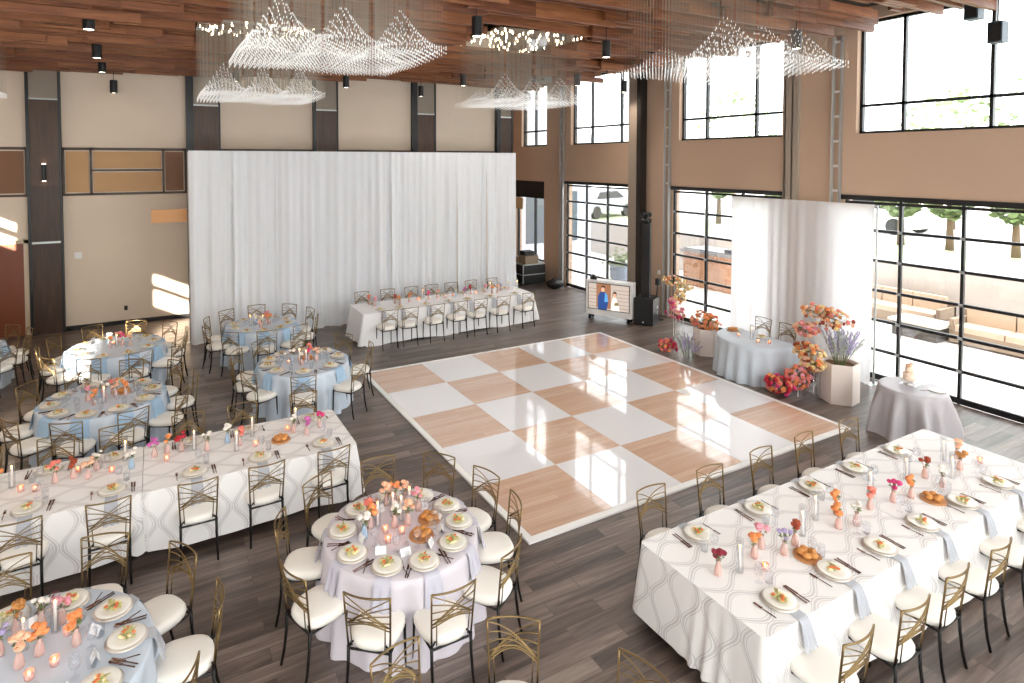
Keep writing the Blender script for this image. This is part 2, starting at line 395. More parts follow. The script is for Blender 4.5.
# ================================================================== OUTSIDE
cement = mat('pale_cement', '#e2deda', .85, noise=.05, nscale=2); wallc = mat('grey_block', '#bdb6b0', .85, noise=.08, nscale=3)
struct('ground', MB().b2((XW+T, -14, -.2), (15, 16, -.03)), cement)
tag(MB().b2((15.01, -14, -.2), (15.35, 16, 1.5)).obj('retaining_wall', wallc), 'low grey retaining wall across the terrace outside the glass doors', 'wall')
tag(MB().b2((15.36, -14, -.2), (20.49, 16, 1.46)).obj('lawn', mat('lawn_grass', '#b4bf98', .9, noise=.25, nscale=4)), 'green strip of lawn above the grey retaining wall outside', 'lawn', kind='stuff')
tag(MB().b2((20.5, -16, -.2), (60, 40, 1.46)).obj('road', mat('pale_road', '#c6c3c0', .9)), 'pale road and lot beyond the lawn outside', 'road', kind='stuff')
leafm = mat('tree_leaves', '#7f9169', .7, noise=.35, nscale=3)
bark = mat('bark', '#6b5747', .9, noise=.2, nscale=6)
def tree(x, y, h, cr, label, seed):
    rr = random.Random(seed); t = thing('tree', label, 'tree', (x, y, 1.5), 0, 'trees beyond the glass doors')
    MB().tube([(0, 0, 0), (.05, .03, h*.3), (0, .08, h*.62)], .13, 8, .05).obj('trunk', bark, t, True)
    m = MB()
    for i in range(620):
        a = rr.uniform(0, 2*PI); q = rr.random()**.5; zz = rr.uniform(-1, 1); rad = cr*q*math.sqrt(max(0, 1-zz*zz))
        c = Vector((rad*math.cos(a), rad*math.sin(a), h*.68+zz*h*.34)); s = rr.uniform(.10, .22)
        M = Matrix.Rotation(rr.uniform(0, 6), 3, 'Z') @ Matrix.Rotation(rr.uniform(0, 3), 3, 'X')
        m.add([c+M@Vector(p)*s for p in ((-1, 0, 0), (0, -.6, .1), (1, 0, 0), (0, .6, .1))], [(0, 1, 2, 3)])
    m.obj('crown', leafm, t)
TL = ['slim green tree just right of the right drape, beyond the lawn', 'bushy green tree in the middle of the right glass door', 'green tree near the right edge beyond the lawn', 'tree with the thickest trunk seen through the middle glass door', 'leafy tree at left in the upper right window', 'leafy tree at the right edge of the upper right window', 'tall tree seen through the upper middle window', 'small tree just left of the right drape, middle glass door']
for i, (x, y, h, c) in enumerate(((18.9, -.55, 2.9, .75), (18.9, -2.0, 3.1, .8), (18.9, -3.7, 3.0, .85), (19.2, 7.3, 3.6, 1.1), (26, 1.0, 5.8, 2.2), (27, -2.6, 7.0, 2.5), (28, 13.5, 7.0, 2.4), (19.2, 3.9, 3.0, 1.0))): tree(x, y, h, c, TL[i], i)
tag(MB().b2((-27.5, -46, -.2), (12, -44, 16)).obj('sun_blocker', mat('pale_render', '#dad5cc', .9)), 'added unseen pale block behind the viewpoint that keeps the sun out', 'building')  # unseen block, added to stop low sun entering through the near wall
# wood-clad counter outside the middle door
t = thing('outdoor_counter', 'orange-brown wood clad outdoor counter with grey top, seen through middle glass door', 'counter', (13.0, 2.6, -.03))
MB().b2((0, -1.5, 0), (1.1, 1.05, 1.2)).obj('cladding', woodmat('cedar', ['#c08560', '#cf9873', '#dcab88', '#e5bb9c'], (9, .42), .6, 'Y', .3), t)
MB().b2((-.08, -1.6, 1.2), (1.2, 1.12, 1.3)).obj('counter_top', mat('grey_stone', '#8f8f92', .5), t)
MB().b2((-.02, -1.5, 1.3), (.04, 1.05, 1.33)).b2((.25, -1.3, 1.3), (.85, -.5, 1.42)).obj('grill', mat('dark_grill', '#4a4c50', .4, .5), t)
# patio sofas
beige = mat('beige_cushion', '#b9a591', .8)
def sofa(x, y, ln, rz, label):
    t = thing('patio_sofa', label, 'sofa', (x, y, -.03), rz, 'beige patio sofas outside')
    MB().b2((-ln/2, -.4, .05), (ln/2, .4, .32)).b2((-ln/2, .32, .3), (ln/2, .42, .75)).b2((-ln/2, -.4, .3), (-ln/2+.1, .4, .6)).b2((ln/2-.1, -.4, .3), (ln/2, .4, .6)).obj('sofa_frame', mat('wicker', '#8c7a68', .8), t)
    n = int(ln/.75)
    for k in range(n):
        a = -ln/2+.12+(ln-.24)*k/n; b = a+(ln-.24)/n-.03
        MB().b2((a, -.4, .32), (b, .3, .46)).obj('seat_cushion', beige, t); MB().b2((a, .18, .46), (b, .32, .85)).obj('back_cushion', beige, t)
sofa(14.3, -2.7, 2.6, -PI/2, 'long beige patio sofa against the grey wall outside, near right drape')
sofa(13.6, -5.6, 2.2, -PI/2, 'beige patio sofa at the right edge, outside the right glass door')
t = thing('fire_pit', 'dark low fire pit table between the patio sofas outside', 'fire pit', (13.2, -3.9, -.03))
MB().b2((-.35, -.5, 0), (.35, .5, .36)).obj('fire_pit_body', mat('charcoal', '#45423f', .6), t)
MB().b2((-.42, -.58, .36), (.42, .58, .42)).obj('fire_pit_top', mat('light_stone', '#bdb7ae', .6), t)
# parked cars
def car(x, y, rz, m, label):
    t = thing('car', label, 'car', (x, y, 1.465), rz, 'parked cars outside')
    P = [(-2.1, .3), (-2.1, .85), (-1.5, .95), (-.9, 1.4), (.7, 1.42), (1.3, .98), (2.1, .82), (2.15, .3)]
    b = MB(); n = len(P)
    b.add([(x_, s*(.88 if z_ < 1 else .7), z_) for s in (-1, 1) for x_, z_ in P], [tuple(range(n)), tuple(reversed(range(n, 2*n)))]+[(i, i+n, (i+1) % n+n, (i+1) % n) for i in range(n)])
    b.obj('car_body', m, t)
    for s in (-1, 1): MB().add([(x_, s*(.885 if z_ < 1.1 else .72)+e, z_) for e in (0, .01*s) for x_, z_ in ((-1.3, 1.02), (-.85, 1.34), (.65, 1.36), (1.1, 1.02))], [(0, 1, 2, 3), (7, 6, 5, 4), (0, 1, 5, 4), (1, 2, 6, 5), (2, 3, 7, 6), (3, 0, 4, 7)]).obj('car_window', black_m, t)
    for wx in (-1.3, 1.35):
        for s in (-1, 1): MB().lathe([(.001, -.1), (.33, -.1), (.33, .1), (.001, .1)], 14).obj('wheel', black_m, t, loc=(wx, s*.8, .33)).rotation_euler = (PI/2, 0, 0)
car(17.0, 13.2, .25, mat('silver_car', '#b9bdc4', .25, .5), 'silver car parked outside, top of the left glass door')
car(23, 2.5, 1.5, mat('white_car', '#e5e5e6', .25), 'white car parked beyond the lawn, behind the right glass door trees')
car(23, -5.0, 1.5, mat('grey_car', '#8e9298', .25, .5), 'grey car parked beyond the lawn at the right edge')
# planter and building wing outside the left door
tag(MB().lathe([(.3, 0), (.42, .1), (.45, .62), (.4, .62), (.38, .5), (.001, .5)], 18).obj('planter', mat('blue_grey_pot', '#8d98a8', .5), loc=(11.4, 5.1, -.03)), 'blue grey round planter outside the left glass door', 'planter')
m = MB(); rr = random.Random(5)
for i in range(160):
    c = Vector((rr.gauss(0, .28), rr.gauss(0, .28), .65+abs(rr.gauss(0, .25)))); M = Matrix.Rotation(rr.uniform(0, 6), 3, 'Z')@Matrix.Rotation(rr.uniform(0, 3), 3, 'X')
    m.add([c+M@Vector(p)*.09 for p in ((-1, 0, 0), (0, -.5, 0), (1, 0, 0), (0, .5, 0))], [(0, 1, 2, 3)])
tag(m.obj('shrub', leafm, loc=(11.4, 5.1, -.06)), 'green shrub growing in the planter outside left glass door', 'shrub')
b_ = thing('neighbouring_building', 'pale building wing seen through the left glass door', 'building', (9.6, 9.6, -.03))
MB().b2((0, 0, 0), (4, 5, 8.5)).obj('building_wall', mat('pale_blue_wall', '#d5d9e2', .8), b_)
for k in range(2): MB().b2((.5+k*1.6, -.04, .9), (1.6+k*1.6, .02, 3.1)).obj('building_window', mat('dark_glass', '#6b7780', .1), b_)

# ================================================================== DANCE FLOOR
t = thing('dance_floor', 'large checkered dance floor of glossy white and pale wood squares', 'dance floor')
TS = 1.22
for u in range(5):
    for v in range(5):
        x0, y0 = u*TS, -(v+1)*TS
        q = MB().b2((x0+.002, y0+.002, .002), (x0+TS-.002, y0+TS-.002, .03))
        q.obj('wood_tile' if (u+v) % 2 == 0 else 'white_tile', dance_wood if (u+v) % 2 == 0 else dance_white, t)
e = 5*TS
for a, b in (((-.09, -e-.09, .001), (0, .09, .028)), ((e, -e-.09, .001), (e+.09, .09, .028)), ((0, 0, .001), (e, .09, .028)), ((0, -e-.09, .001), (e, -e, .028))):
    MB().b2(a, b).obj('edge_strip', mat('edge_strip', '#f4f2f0', .25), t)

# ================================================================== CHAIRS
def seatmesh():
    m = MB(); n = 28; prof = [(.0, .432), (.86, .432), (.96, .44), (1.0, .462), (.99, .486), (.93, .508), (.78, .522), (.45, .53), (.0, .532)]
    vs_ = []; 
    for (r_, z) in prof:
        for k in range(n):
            q = 2*PI*k/n; c, s_ = math.cos(q), math.sin(q)
            rr = (abs(c)**2.9+abs(s_)**2.9)**(-1/2.9)
            x = .212*rr*c*r_; y = .222*rr*s_*r_; x *= 1+.07*y/.22
            vs_.append((x, y, z))
    fs = [(i*n+k, i*n+(k+1) % n, (i+1)*n+(k+1) % n, (i+1)*n+k) for i in range(len(prof)-1) for k in range(n)]
    return m.add(vs_, fs).mesh('seat', ivory, True)
def bpt(x, z):   # a point of the curved backrest surface
    wz = .178+.02*(z-.45)/.48
    return (x, -.205-.05*(z-.45)/.48-.04*(1-min(1, (x/wz)**2)), z)
def backmesh():
    m = MB()
    for s in (-1, 1):
        m.tube([bpt(s*(.178+.02*i/6), .44+.49*i/6) for i in range(7)], .0085, 6)
        m.tube([bpt(s*(.140+.010*i/3), .47+.21*i/3) for i in range(4)], .0055, 5)
    def cur(x0, z0, x1, z1, bow, r=.0050, n=9):
        m.tube([bpt(x0+(x1-x0)*i/n, z0+(z1-z0)*i/n+bow*math.sin(PI*i/n)) for i in range(n+1)], r, 5)
    cur(-.198, .93, .198, .93, .0, .0085, 12)
    cur(-.185, .63, .185, .63, .075, .006, 12)
    for s in (-1, 1):
        cur(-s*.188, .655, s*.196, .915, .03)
        cur(-s*.188, .655, s*.193, .84, .045)
        cur(-s*.188, .655, s*.19, .765, .05)
        cur(-s*.188, .655, s*.188, .70, .045)
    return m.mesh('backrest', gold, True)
def legmesh(s, back):
    m = MB()
    if back: m.tube([(s*.178, -.205, .455), (s*.178, -.212, .3), (s*.182, -.235, .12), (s*.187, -.262, 0)], .015, 6, .012)
    else: m.tube([(s*.18, .17, .44), (s*.183, .175, .2), (s*.185, .182, 0)], .013, 6, .010)
    return m.mesh('leg', black_metal, True)
def framemesh():
    m = MB(); P = [(.178, -.205), (.18, .17), (-.18, .17), (-.178, -.205)]
    for a, b in zip(P, P[1:]+P[:1]): m.tube([(a[0], a[1], .43), (b[0], b[1], .43)], .011, 6)
    for s in (-1, 1): m.tube([(s*.178, -.205, .45), (s*.14, -.20, .49)], .008, 5)
    return m.mesh('seat_frame', black_metal)
CHT = [('seat', seatmesh()), ('backrest', backmesh()), ('seat_frame', framemesh())]+[('leg', legmesh(s, b)) for s in (-1, 1) for b in (0, 1)]
def chair(x, y, rz, label, group=None):
    t = thing('dining_chair', label, 'chair', (x, y, 0), rz, group)
    for n, me in CHT: lk(me, n, t)
    return t

# ================================================================== LINEN
def round_cloth(cx, cy, r, m, label, seed, flare=.08, nf=18, H=.762, z0=.004):
    rr = random.Random(seed); n = 144; ph = [rr.uniform(0, 6) for _ in range(4)]
    def fn(r_, z, q):
        d = (H-z)/H if z < H-.004 else 0
        if d <= 0: return r_, z
        w_ = .5*math.sin(nf*q+ph[0]+.7*math.sin(3*q+ph[1]))+.3*math.sin((nf-5)*q+ph[2])+.2*math.sin((nf+7)*q+ph[3])
        return r_+(flare*.75)*d+w_*flare*.85*min(1, d*1.8), z
    prof = [(.0001, H), (r*.5, H), (r*.9, H), (r-.004, H), (r+.006, H-.006)]+[(r+.01, H-(H-z0)*k/9) for k in range(1, 10)]
    m_ = MB().lathe(prof, n, (0, 0, 0), fn, closed=False)
    o = m_.obj('tablecloth', m, smooth=True, loc=(cx, cy, 0)); tag(o, label, 'tablecloth'); return o
def round_table(cx, cy, r, label):
    t = thing('round_table', label, 'table', (cx, cy, 0))
    MB().lathe([(.001, .725), (r-.02, .725), (r-.02, .752), (.001, .752)], 48).obj('tabletop', mat('plywood', '#9a7b58', .6), t)
    for k in range(4):
        a = PI/4+k*PI/2; MB().tube([(.62*r*math.cos(a), .62*r*math.sin(a), 0), (.55*r*math.cos(a), .55*r*math.sin(a), .725)], .014, 6).obj('leg', black_metal, t)
def rect_cloth(x0, y0, x1, y1, label, hem, seed, flare=.09, seams=(), m_=None, fold=.028):
    rr = random.Random(seed); H = .762; L1, L2 = x1-x0, y1-y0; rc = .05
    pts = []   # perimeter, rounded corners
    def line(a, b, k):
        for i in range(k): pts.append((a[0]+(b[0]-a[0])*i/k, a[1]+(b[1]-a[1])*i/k))
    def arc(c, a0, k=8):
        for i in range(k): q = a0+PI/2*i/k; pts.append((c[0]+rc*math.cos(q), c[1]+rc*math.sin(q)))
    nx, ny = int(L1/.035), int(L2/.035)
    line((x0+rc, y0), (x1-rc, y0), nx); arc((x1-rc, y0+rc), -PI/2); line((x1, y0+rc), (x1, y1-rc), ny); arc((x1-rc, y1-rc), 0)
    line((x1-rc, y1), (x0+rc, y1), nx); arc((x0+rc, y1-rc), PI/2); line((x0, y1-rc), (x0, y0+rc), ny); arc((x0+rc, y0+rc), PI)
    n = len(pts); vs_ = []; uv = []; fs = []; s = 0; S = []
    for i, p in enumerate(pts):
        S.append(s); q = pts[(i+1) % n]; s += math.hypot(q[0]-p[0], q[1]-p[1])
    ph = [rr.uniform(0, 6) for _ in range(3)]; rows = 9
    for j in range(rows+1):
        d = j/rows
        for i, p in enumerate(pts):
            a = pts[i-1]; b = pts[(i+1) % n]; tx, ty = b[0]-a[0], b[1]-a[1]; l = math.hypot(tx, ty) or 1; nx_, ny_ = ty/l, -tx/l
            cd_ = min(abs(S[i]-c) for c in CORN(S, pts, x0, y0, x1, y1, rc)) if j else 9
            near = math.exp(-(cd_/.16)**2)
            for sx in seams:
                if abs(p[1]-y0) < .02: near = max(near, math.exp(-((p[0]-sx)/.2)**2))
            w_ = (.35*math.sin(S[i]*7+ph[0])+.25*math.sin(S[i]*11+ph[1]))*(1-.4*near)+near*1.3*math.sin(S[i]*44+ph[2])
            off = flare*d+w_*fold*d
            z = H-(H-hem-.02*math.sin(S[i]*3.3+ph[2]))*d
            if j == 0: off = 0
            vs_.append((p[0]+nx_*off, p[1]+ny_*off, z)); uv.append((S[i], -d*H))
    for j in range(rows):
        for i in range(n):
            i2 = (i+1) % n; fs.append((j*n+i, (j+1)*n+i, (j+1)*n+i2, j*n+i2))
    m = MB().add(vs_, fs)
    # top
    k = len(m.v); m.add([(p[0], p[1], H) for p in pts], [tuple(range(n))]); uv += [(p[1]*1.0+.03, p[0]) for p in pts]
    o = m.obj('tablecloth', m_ or damask_m, smooth=False, uv=uv); o.data.polygons.foreach_set('use_smooth', [True]*(len(fs))+[False])
    return tag(o, label, 'tablecloth')
_cc = {}
def CORN(S, pts, x0, y0, x1, y1, rc):
    key = id(S)
    if key not in _cc:
        _cc.clear(); out = []
        for c in ((x0, y0), (x1, y0), (x1, y1), (x0, y1)):
            i = min(range(len(pts)), key=lambda i: (pts[i][0]-c[0])**2+(pts[i][1]-c[1])**2); out.append(S[i])
        _cc[key] = out+[max(S)+.05]
    return _cc[key]
def long_table(x0, y0, x1, y1, label):
    t = thing('long_table', label, 'table', ((x0+x1)/2, (y0+y1)/2, 0)); hx, hy = (x1-x0)/2-.02, (y1-y0)/2-.02
    MB().b2((-hx, -hy, .725), (hx, hy, .752)).obj('tabletop', mat('plywood', '#9a7b58', .6), t)
    for a in (-1, 1):
        for b in (-1, 1): MB().tube([(a*(hx-.2), b*(hy-.15), 0), (a*(hx-.2), b*(hy-.15), .725)], .016, 6).obj('leg', black_metal, t)

# ================================================================== TABLEWARE TEMPLATES
PLATE = MB().lathe([(.001, 0), (.08, 0), (.122, .012), (.129, .016), (.127, .019), (.08, .008), (.001, .006)], 28).mesh('dinner_plate', plate_m, True)
CHARGER = MB().lathe([(.001, 0), (.10, 0), (.143, .006), (.146, .009), (.10, .005), (.001, .004)], 28).mesh('charger_plate', plate_rim, True)
def cut(kind):
    m = MB(); z = .004
    if kind == 'fork':
        m.tube([(0, -.095, z), (0, .03, z)], .004, 5, .003); m.box((0, .045, z), (.022, .03, .003))
        for x in (-.008, -.0025, .0035, .009): m.box((x, .08, z), (.003, .045, .003))
    else:
        m.tube([(0, -.11, z), (0, .0, z)], .005, 5, .004); m.box((.003, .055, z), (.017, .115, .003))
    return m.mesh(kind, cutlery_m)
FORK, KNIFE = cut('fork'), cut('knife')
GOBLET = MB().lathe([(.001, 0), (.032, .002), (.004, .008), (.004, .06), (.03, .075), (.042, .11), (.034, .165), (.0325, .165), (.040, .11), (.028, .078), (.001, .065)], 14).mesh('wine_glass', glass_m, True)
TUMBLER = MB().lathe([(.001, 0), (.032, 0), (.037, .10), (.035, .10), (.030, .006), (.001, .006)], 14).mesh('water_glass', glass_m, True)
CARD = MB().b2((-.045, -.028, 0), (.045, .03, .003)).mesh('place_card', card_m)
TENT = MB().add([(-.05, -.03, 0), (.05, -.03, 0), (.05, 0, .062), (-.05, 0, .062), (-.05, .03, 0), (.05, .03, 0)], [(0, 1, 2, 3), (3, 2, 5, 4)]).mesh('place_card', card_m)
NAPM = {}
def napkin_mesh(e, drop, wd, m, nm):
    key = (round(e, 2), drop, wd, nm)
    if key not in NAPM:
        rows = [(-.03, .004), (-e+.02, .004), (-e-.012, .001), (-e-.03, -.03)]+[(-e-.032-.05*k/5, -.03-drop*k/5) for k in range(1, 6)]
        vs_ = []; fs = []; n = 8
        for j, (y, z) in enumerate(rows):
            for i in range(n+1):
                u = i/n-.5; d = max(0, j-3)/5
                vs_.append((u*wd*(1+.25*d), y-.012*math.sin(u*14)*min(1, d*2), z+.002*(1 if i % 2 else 0)-.012*d*abs(u)))
        for j in range(len(rows)-1):
            for i in range(n): fs.append((j*(n+1)+i, j*(n+1)+i+1, (j+1)*(n+1)+i+1, (j+1)*(n+1)+i))
        NAPM[key] = MB().add(vs_, fs).mesh('napkin', m, True)
    return NAPM[key]
def blob(rr, c, r, h): return (c, (r*rr.uniform(.8, 1.2), r*rr.uniform(.8, 1.2), h))
SAL = []
for k in range(4):
    rr = random.Random(30+k); parts = []
    lf = MB()
    for i in range(9):
        a = rr.uniform(0, 6.3); q = rr.uniform(0, .055); M = Matrix.Rotation(a, 3, 'Z')@Matrix.Rotation(rr.uniform(-.7, .7), 3, 'X')
        lf.add([Vector((q*math.cos(a), q*math.sin(a), .024+rr.uniform(0, .014)))+M@Vector(p) for p in ((-.034, 0, 0), (-.01, -.016, .006), (.034, 0, .004), (-.01, .016, .006))], [(0, 1, 2, 3)])
        lf.ell((q*math.cos(a+1), q*math.sin(a+1), .016), (.018, .016, .010), 6, 4)
    parts.append(('greens', lf.mesh('greens', mat('salad_green', '#b9b478', .6, noise=.3, nscale=20))))
    br_ = MB()
    for i in range(4): br_.ell((rr.uniform(-.045, .045), rr.uniform(-.04, .04), .024), (.022, .015, .011), 7, 4)
    parts.append(('dressing', br_.mesh('dressing', mat('salad_cream', '#ecd9a6', .5), True)))
    to = MB()
    for i in range(4): to.ell((rr.uniform(-.045, .045), rr.uniform(-.045, .045), .034), (.017, .014, .010), 7, 4)
    parts.append(('tomato', to.mesh('tomato', mat('salad_orange', ['#d9703c', '#c9522f', '#e08a4a', '#b5622c'][k], .4), True)))
    SAL.append(parts)
ORD = ['zeroth', 'first', 'second', 'third', 'fourth', 'fifth', 'sixth', 'seventh', 'eighth', 'ninth', 'tenth', 'eleventh', 'twelfth', 'thirteenth', 'fourteenth']
CLK = ['twelve', 'one', 'two', 'three', 'four', 'five', 'six', 'seven', 'eight', 'nine', 'ten', 'eleven']
def place(cx, cy, rz, where, e, i, full=True, nap=(napkin_m, 'a', .14, .12), card=None, table=''):
    """a place setting, +Y pointing into the table, e = plate centre to table edge"""
    ca, sa = math.cos(rz), math.sin(rz); rr = random.Random(i*7+int(cx*100))
    def W(x, y, z): return (cx+x*ca-y*sa, cy+x*sa+y*ca, z)
    Z = .764
    lk(CHARGER, 'charger_plate', None, W(0, 0, Z), rz) if False else None
    n = napkin_mesh(e, nap[2], nap[3], nap[0], nap[1]); tag(lk(n, 'napkin', None, W(0, 0, Z), rz+rr.uniform(-.03, .03)), 'folded napkin '+where, 'napkin', 'napkins on '+table)
    if full: tag(lk(CHARGER, 'charger_plate', None, W(0, 0, Z+.007), rz), 'silver-rimmed charger '+where, 'charger plate', 'chargers on '+table)
    tag(lk(PLATE, 'dinner_plate', None, W(0, 0, Z+(.017 if full else .007)), rz), 'cream plate '+where, 'plate', 'plates on '+table)
    t = thing('salad', 'plated salad '+where, 'salad', W(0, 0, Z+(.024 if full else .014)), rz+rr.uniform(0, 6), 'salads on '+table)
    for nm, me in SAL[rr.randrange(4)]: lk(me, nm, t)
    if full:
        tag(lk(FORK, 'fork', None, W(-.195, -.01, Z), rz+rr.uniform(-.06, .06)), 'outer fork '+where, 'fork', 'forks on '+table)
        tag(lk(KNIFE, 'knife', None, W(.185, -.01, Z), rz+rr.uniform(-.06, .06)), 'outer knife '+where, 'knife', 'knives on '+table)
        tag(lk(KNIFE, 'knife', None, W(.212, -.012, Z), rz+rr.uniform(-.06, .06)), 'outermost knife '+where, 'knife', 'knives on '+table)
        tag(lk(TUMBLER, 'water_glass', None, W(.13, .19, Z), rz), 'water glass '+where, 'water glass', 'water glasses on '+table)
    tag(lk(GOBLET, 'wine_glass', None, W(.03 if card else .05, .23, Z), rz), 'stemmed glass '+where, 'wine glass', 'stemmed glasses on '+table)
    if card: tag(lk(TENT, 'place_card', None, W(-.11, .19, Z), rz+rr.uniform(-.3, .3)), 'white place card '+where, 'place card', 'place cards on '+table)

# flowers, candles, vases
def rosemesh(c, nm):
    m = MB(); rr = random.Random(1)
    def fn(k, amp):
        return lambda r_, z, q: (r_*(1+amp*math.sin(k*q+z*40)), z+.004*math.sin(k*q+2))
    m.lathe([(.002, -.028), (.022, -.022), (.038, .0), (.040, .014), (.034, .016), (.026, .004)], 15, fn=fn(5, .09), closed=False)
    m.lathe([(.002, -.012), (.024, .002), (.030, .02), (.025, .024), (.018, .012)], 12, fn=fn(4, .08), closed=False)
    m.lathe([(.002, .0), (.014, .012), (.016, .028), (.008, .030), (.001, .022)], 9, fn=fn(3, .1), closed=False)
    return m.mesh('bloom', bm(nm, c), True)
ROSE = {k: rosemesh(v, k) for k, v in PET.items()}
def spray(seed, h, n, spread):
    rr = random.Random(seed); m = MB(); tips = []
    for i in range(n):
        a = rr.uniform(0, 6.3); q = rr.uniform(.2, 1)*spread; e = Vector((q*math.cos(a), q*math.sin(a), h*rr.uniform(.75, 1.1))); tips.append(e)
        m.tube([(0, 0, .02), (e.x*.35, e.y*.35, h*.6), e], .0018, 4)
    return m, tips
STEMS = []
for k in range(4):
    m, tips = spray(60+k, .21, 6, .055)
    lf = MB(); rr = random.Random(80+k)
    for tp in tips:
        for _ in range(3):
            c = tp*rr.uniform(.7, .95); M = Matrix.Rotation(rr.uniform(0, 6), 3, 'Z')@Matrix.Rotation(rr.uniform(-1, 1), 3, 'X')
            lf.add([c+M@Vector(p)*.022 for p in ((-1, 0, 0), (0, -.4, .2), (1, 0, 0), (0, .4, .2))], [(0, 1, 2, 3)])
    STEMS.append((m.mesh('stem', stem_m), lf.mesh('leaves', green_m), tips))
blush_glass = glassmat('blush_glass', (1, .80, .74, 1), .08, milky=.35)
blue_glass = glassmat('sky_glass', (.66, .82, .96, 1), .08, milky=.45)
BUDV = MB().lathe([(.001, 0), (.030, .002), (.034, .03), (.026, .08), (.016, .105), (.020, .13), (.018, .13), (.013, .105), (.023, .08), (.030, .03), (.001, .008)], 16)
BUD_P = BUDV.mesh('bud_vase', blush_glass, True); BUD_B = BUDV.mesh('bud_vase', blue_glass, True)
def tallcandle(h):
    return MB().lathe([(.001, 0), (.033, 0), (.033, h), (.031, h), (.031, .006), (.001, .006)], 16).mesh('glass_cylinder', glass_m, True), MB().lathe([(.001, .008), (.011, .008), (.011, h*.72), (.001, h*.72)], 8).mesh('wax', mat('white_wax', '#f6efe6', .5), True)
flame_m = mat('candle_flame', '#ffb060', .5, emit='#ff9d4a', es=22)
FLAME = MB().ell((0, 0, .013), (.007, .007, .016), 6, 5).mesh('flame', flame_m, True)
TALL = tallcandle(.30); PILL = MB().lathe([(.001, .006), (.018, .006), (.018, .03), (.001, .03)], 10).mesh('wax', mat('white_wax', '', .5) if 0 else MC['white_wax'])
VOT = MB().lathe([(.001, 0), (.028, 0), (.033, .062), (.031, .062), (.026, .006), (.001, .006)], 14).mesh('votive_cup', blush_glass, True)
CNM = {'pink': 'pink', 'hotpink': 'hot pink', 'magenta': 'magenta', 'red': 'red', 'coral': 'coral', 'orange': 'orange', 'peach': 'peach', 'white': 'white', 'lilac': 'lilac', 'rust': 'rust red', 'burgundy': 'burgundy', 'tan': 'tan', 'lavender': 'lavender', 'blue': 'white'}
SPRD = {'candle': .075, 'tea': .075, 'bread': .19}
cam_r = Vector((math.sin(YAW), -math.cos(YAW), 0)); cam_f = Vector((math.cos(YAW), math.sin(YAW), 0))
def sx_of(x, y):
    d = Vector((x, y, 0))-Vector((cam.location.x, cam.location.y, 0)); return d.dot(cam_r)/d.dot(cam_f)
def centre(items, tbl, seed, scale=1.0):
    items = [list(i) for i in items]
    for _ in range(60):
        for a in range(len(items)):
            for b in range(a+1, len(items)):
                A, B = items[a], items[b]; d = math.hypot(A[1]-B[1], A[2]-B[2]); mn = (SPRD.get(A[0], .075)+SPRD.get(B[0], .075))/1.9
                if d < mn:
                    k = (mn-d)/2/(d or 1e-3); dx, dy = (A[1]-B[1])*k or .003, (A[2]-B[2])*k; A[1] += dx; A[2] += dy; B[1] -= dx; B[2] -= dy
    items.sort(key=lambda i: sx_of(i[1], i[2])); cnt = {}; rr = random.Random(seed); Z = .764
    for kd, x, y in items:
        typ = {'candle': 'c', 'tea': 't', 'bread': 'b'}.get(kd, 'v'); cnt[typ] = cnt.get(typ, 0)+1; o = ORD[cnt[typ]] if cnt[typ] < 15 else 'rightmost '*0+['fifteenth', 'sixteenth', 'seventeenth', 'eighteenth', 'nineteenth'][cnt[typ]-15]
        at_ = o+' from left on '+tbl
        if typ == 'c':
            tag(lk(TALL[0], 'candle_cylinder', None, (x, y, Z)), 'tall glass candle cylinder, '+at_, 'candle holder', 'glass cylinders on '+tbl)
            t = thing('taper_candle', 'lit taper candle, '+at_, 'candle', (x, y, Z), 0, 'lit tapers on '+tbl); lk(TALL[1], 'wax', t); lk(FLAME, 'flame', t, (0, 0, .218))
        elif typ == 't':
            tag(lk(VOT, 'votive_cup', None, (x, y, Z)), 'blush votive cup, '+at_, 'candle holder', 'votive cups on '+tbl)
            t = thing('tealight', 'glowing tealight, '+at_, 'candle', (x, y, Z), 0, 'tealights on '+tbl); lk(PILL, 'wax', t); lk(FLAME, 'flame', t, (0, 0, .029))
        elif typ == 'b':
            a = rr.uniform(0, 3); tag(lk(BOARD, 'bread_board', None, (x, y, Z), a), 'wooden bread board, '+at_, 'board')
            for q in range(5):
                r_ = lk(ROLL, 'bread_roll', None, (x+.055*math.cos(a+q*1.26), y+.055*math.sin(a+q*1.26), Z+.016), rr.uniform(0, 6)); tag(r_, 'bread roll on board, '+at_, 'bread roll', 'rolls on board %s on %s' % (o, tbl))
        else:
            v = BUD_B if kd == 'blue' else BUD_P
            tag(lk(v, 'bud_vase', None, (x, y, Z)), ('blue' if kd == 'blue' else 'blush')+' bud vase, '+at_, 'vase', 'bud vases on '+tbl)
            st, lf, tips = STEMS[rr.randrange(4)]
            t = thing('flower_bunch', CNM[kd]+' vase flowers, '+at_, 'flowers', (x, y, Z), rr.uniform(0, 6), 'posies on '+tbl); lk(st, 'stem', t); lk(lf, 'leaves', t)
            for tp in tips[:5]:
                s_ = rr.uniform(.55, .9)*(.8 if kd in ('white', 'lilac', 'lavender') else 1); b_ = lk(ROSE['white' if kd == 'blue' else kd], 'bloom', t, tp, rr.uniform(0, 6), (s_,)*3); b_.rotation_euler.x = rr.uniform(-.6, .6)
ROLL = MB().ell((0, 0, .026), (.042, .038, .027), 10, 6).mesh('bread_roll', mat('bread', '#c98846', .5, noise=.25, nscale=18), True)
BOARD = MB().lathe([(.001, 0), (.12, 0), (.122, .008), (.12, .016), (.001, .016)], 24).mesh('bread_board', mat('board_wood', '#b98355', .5))

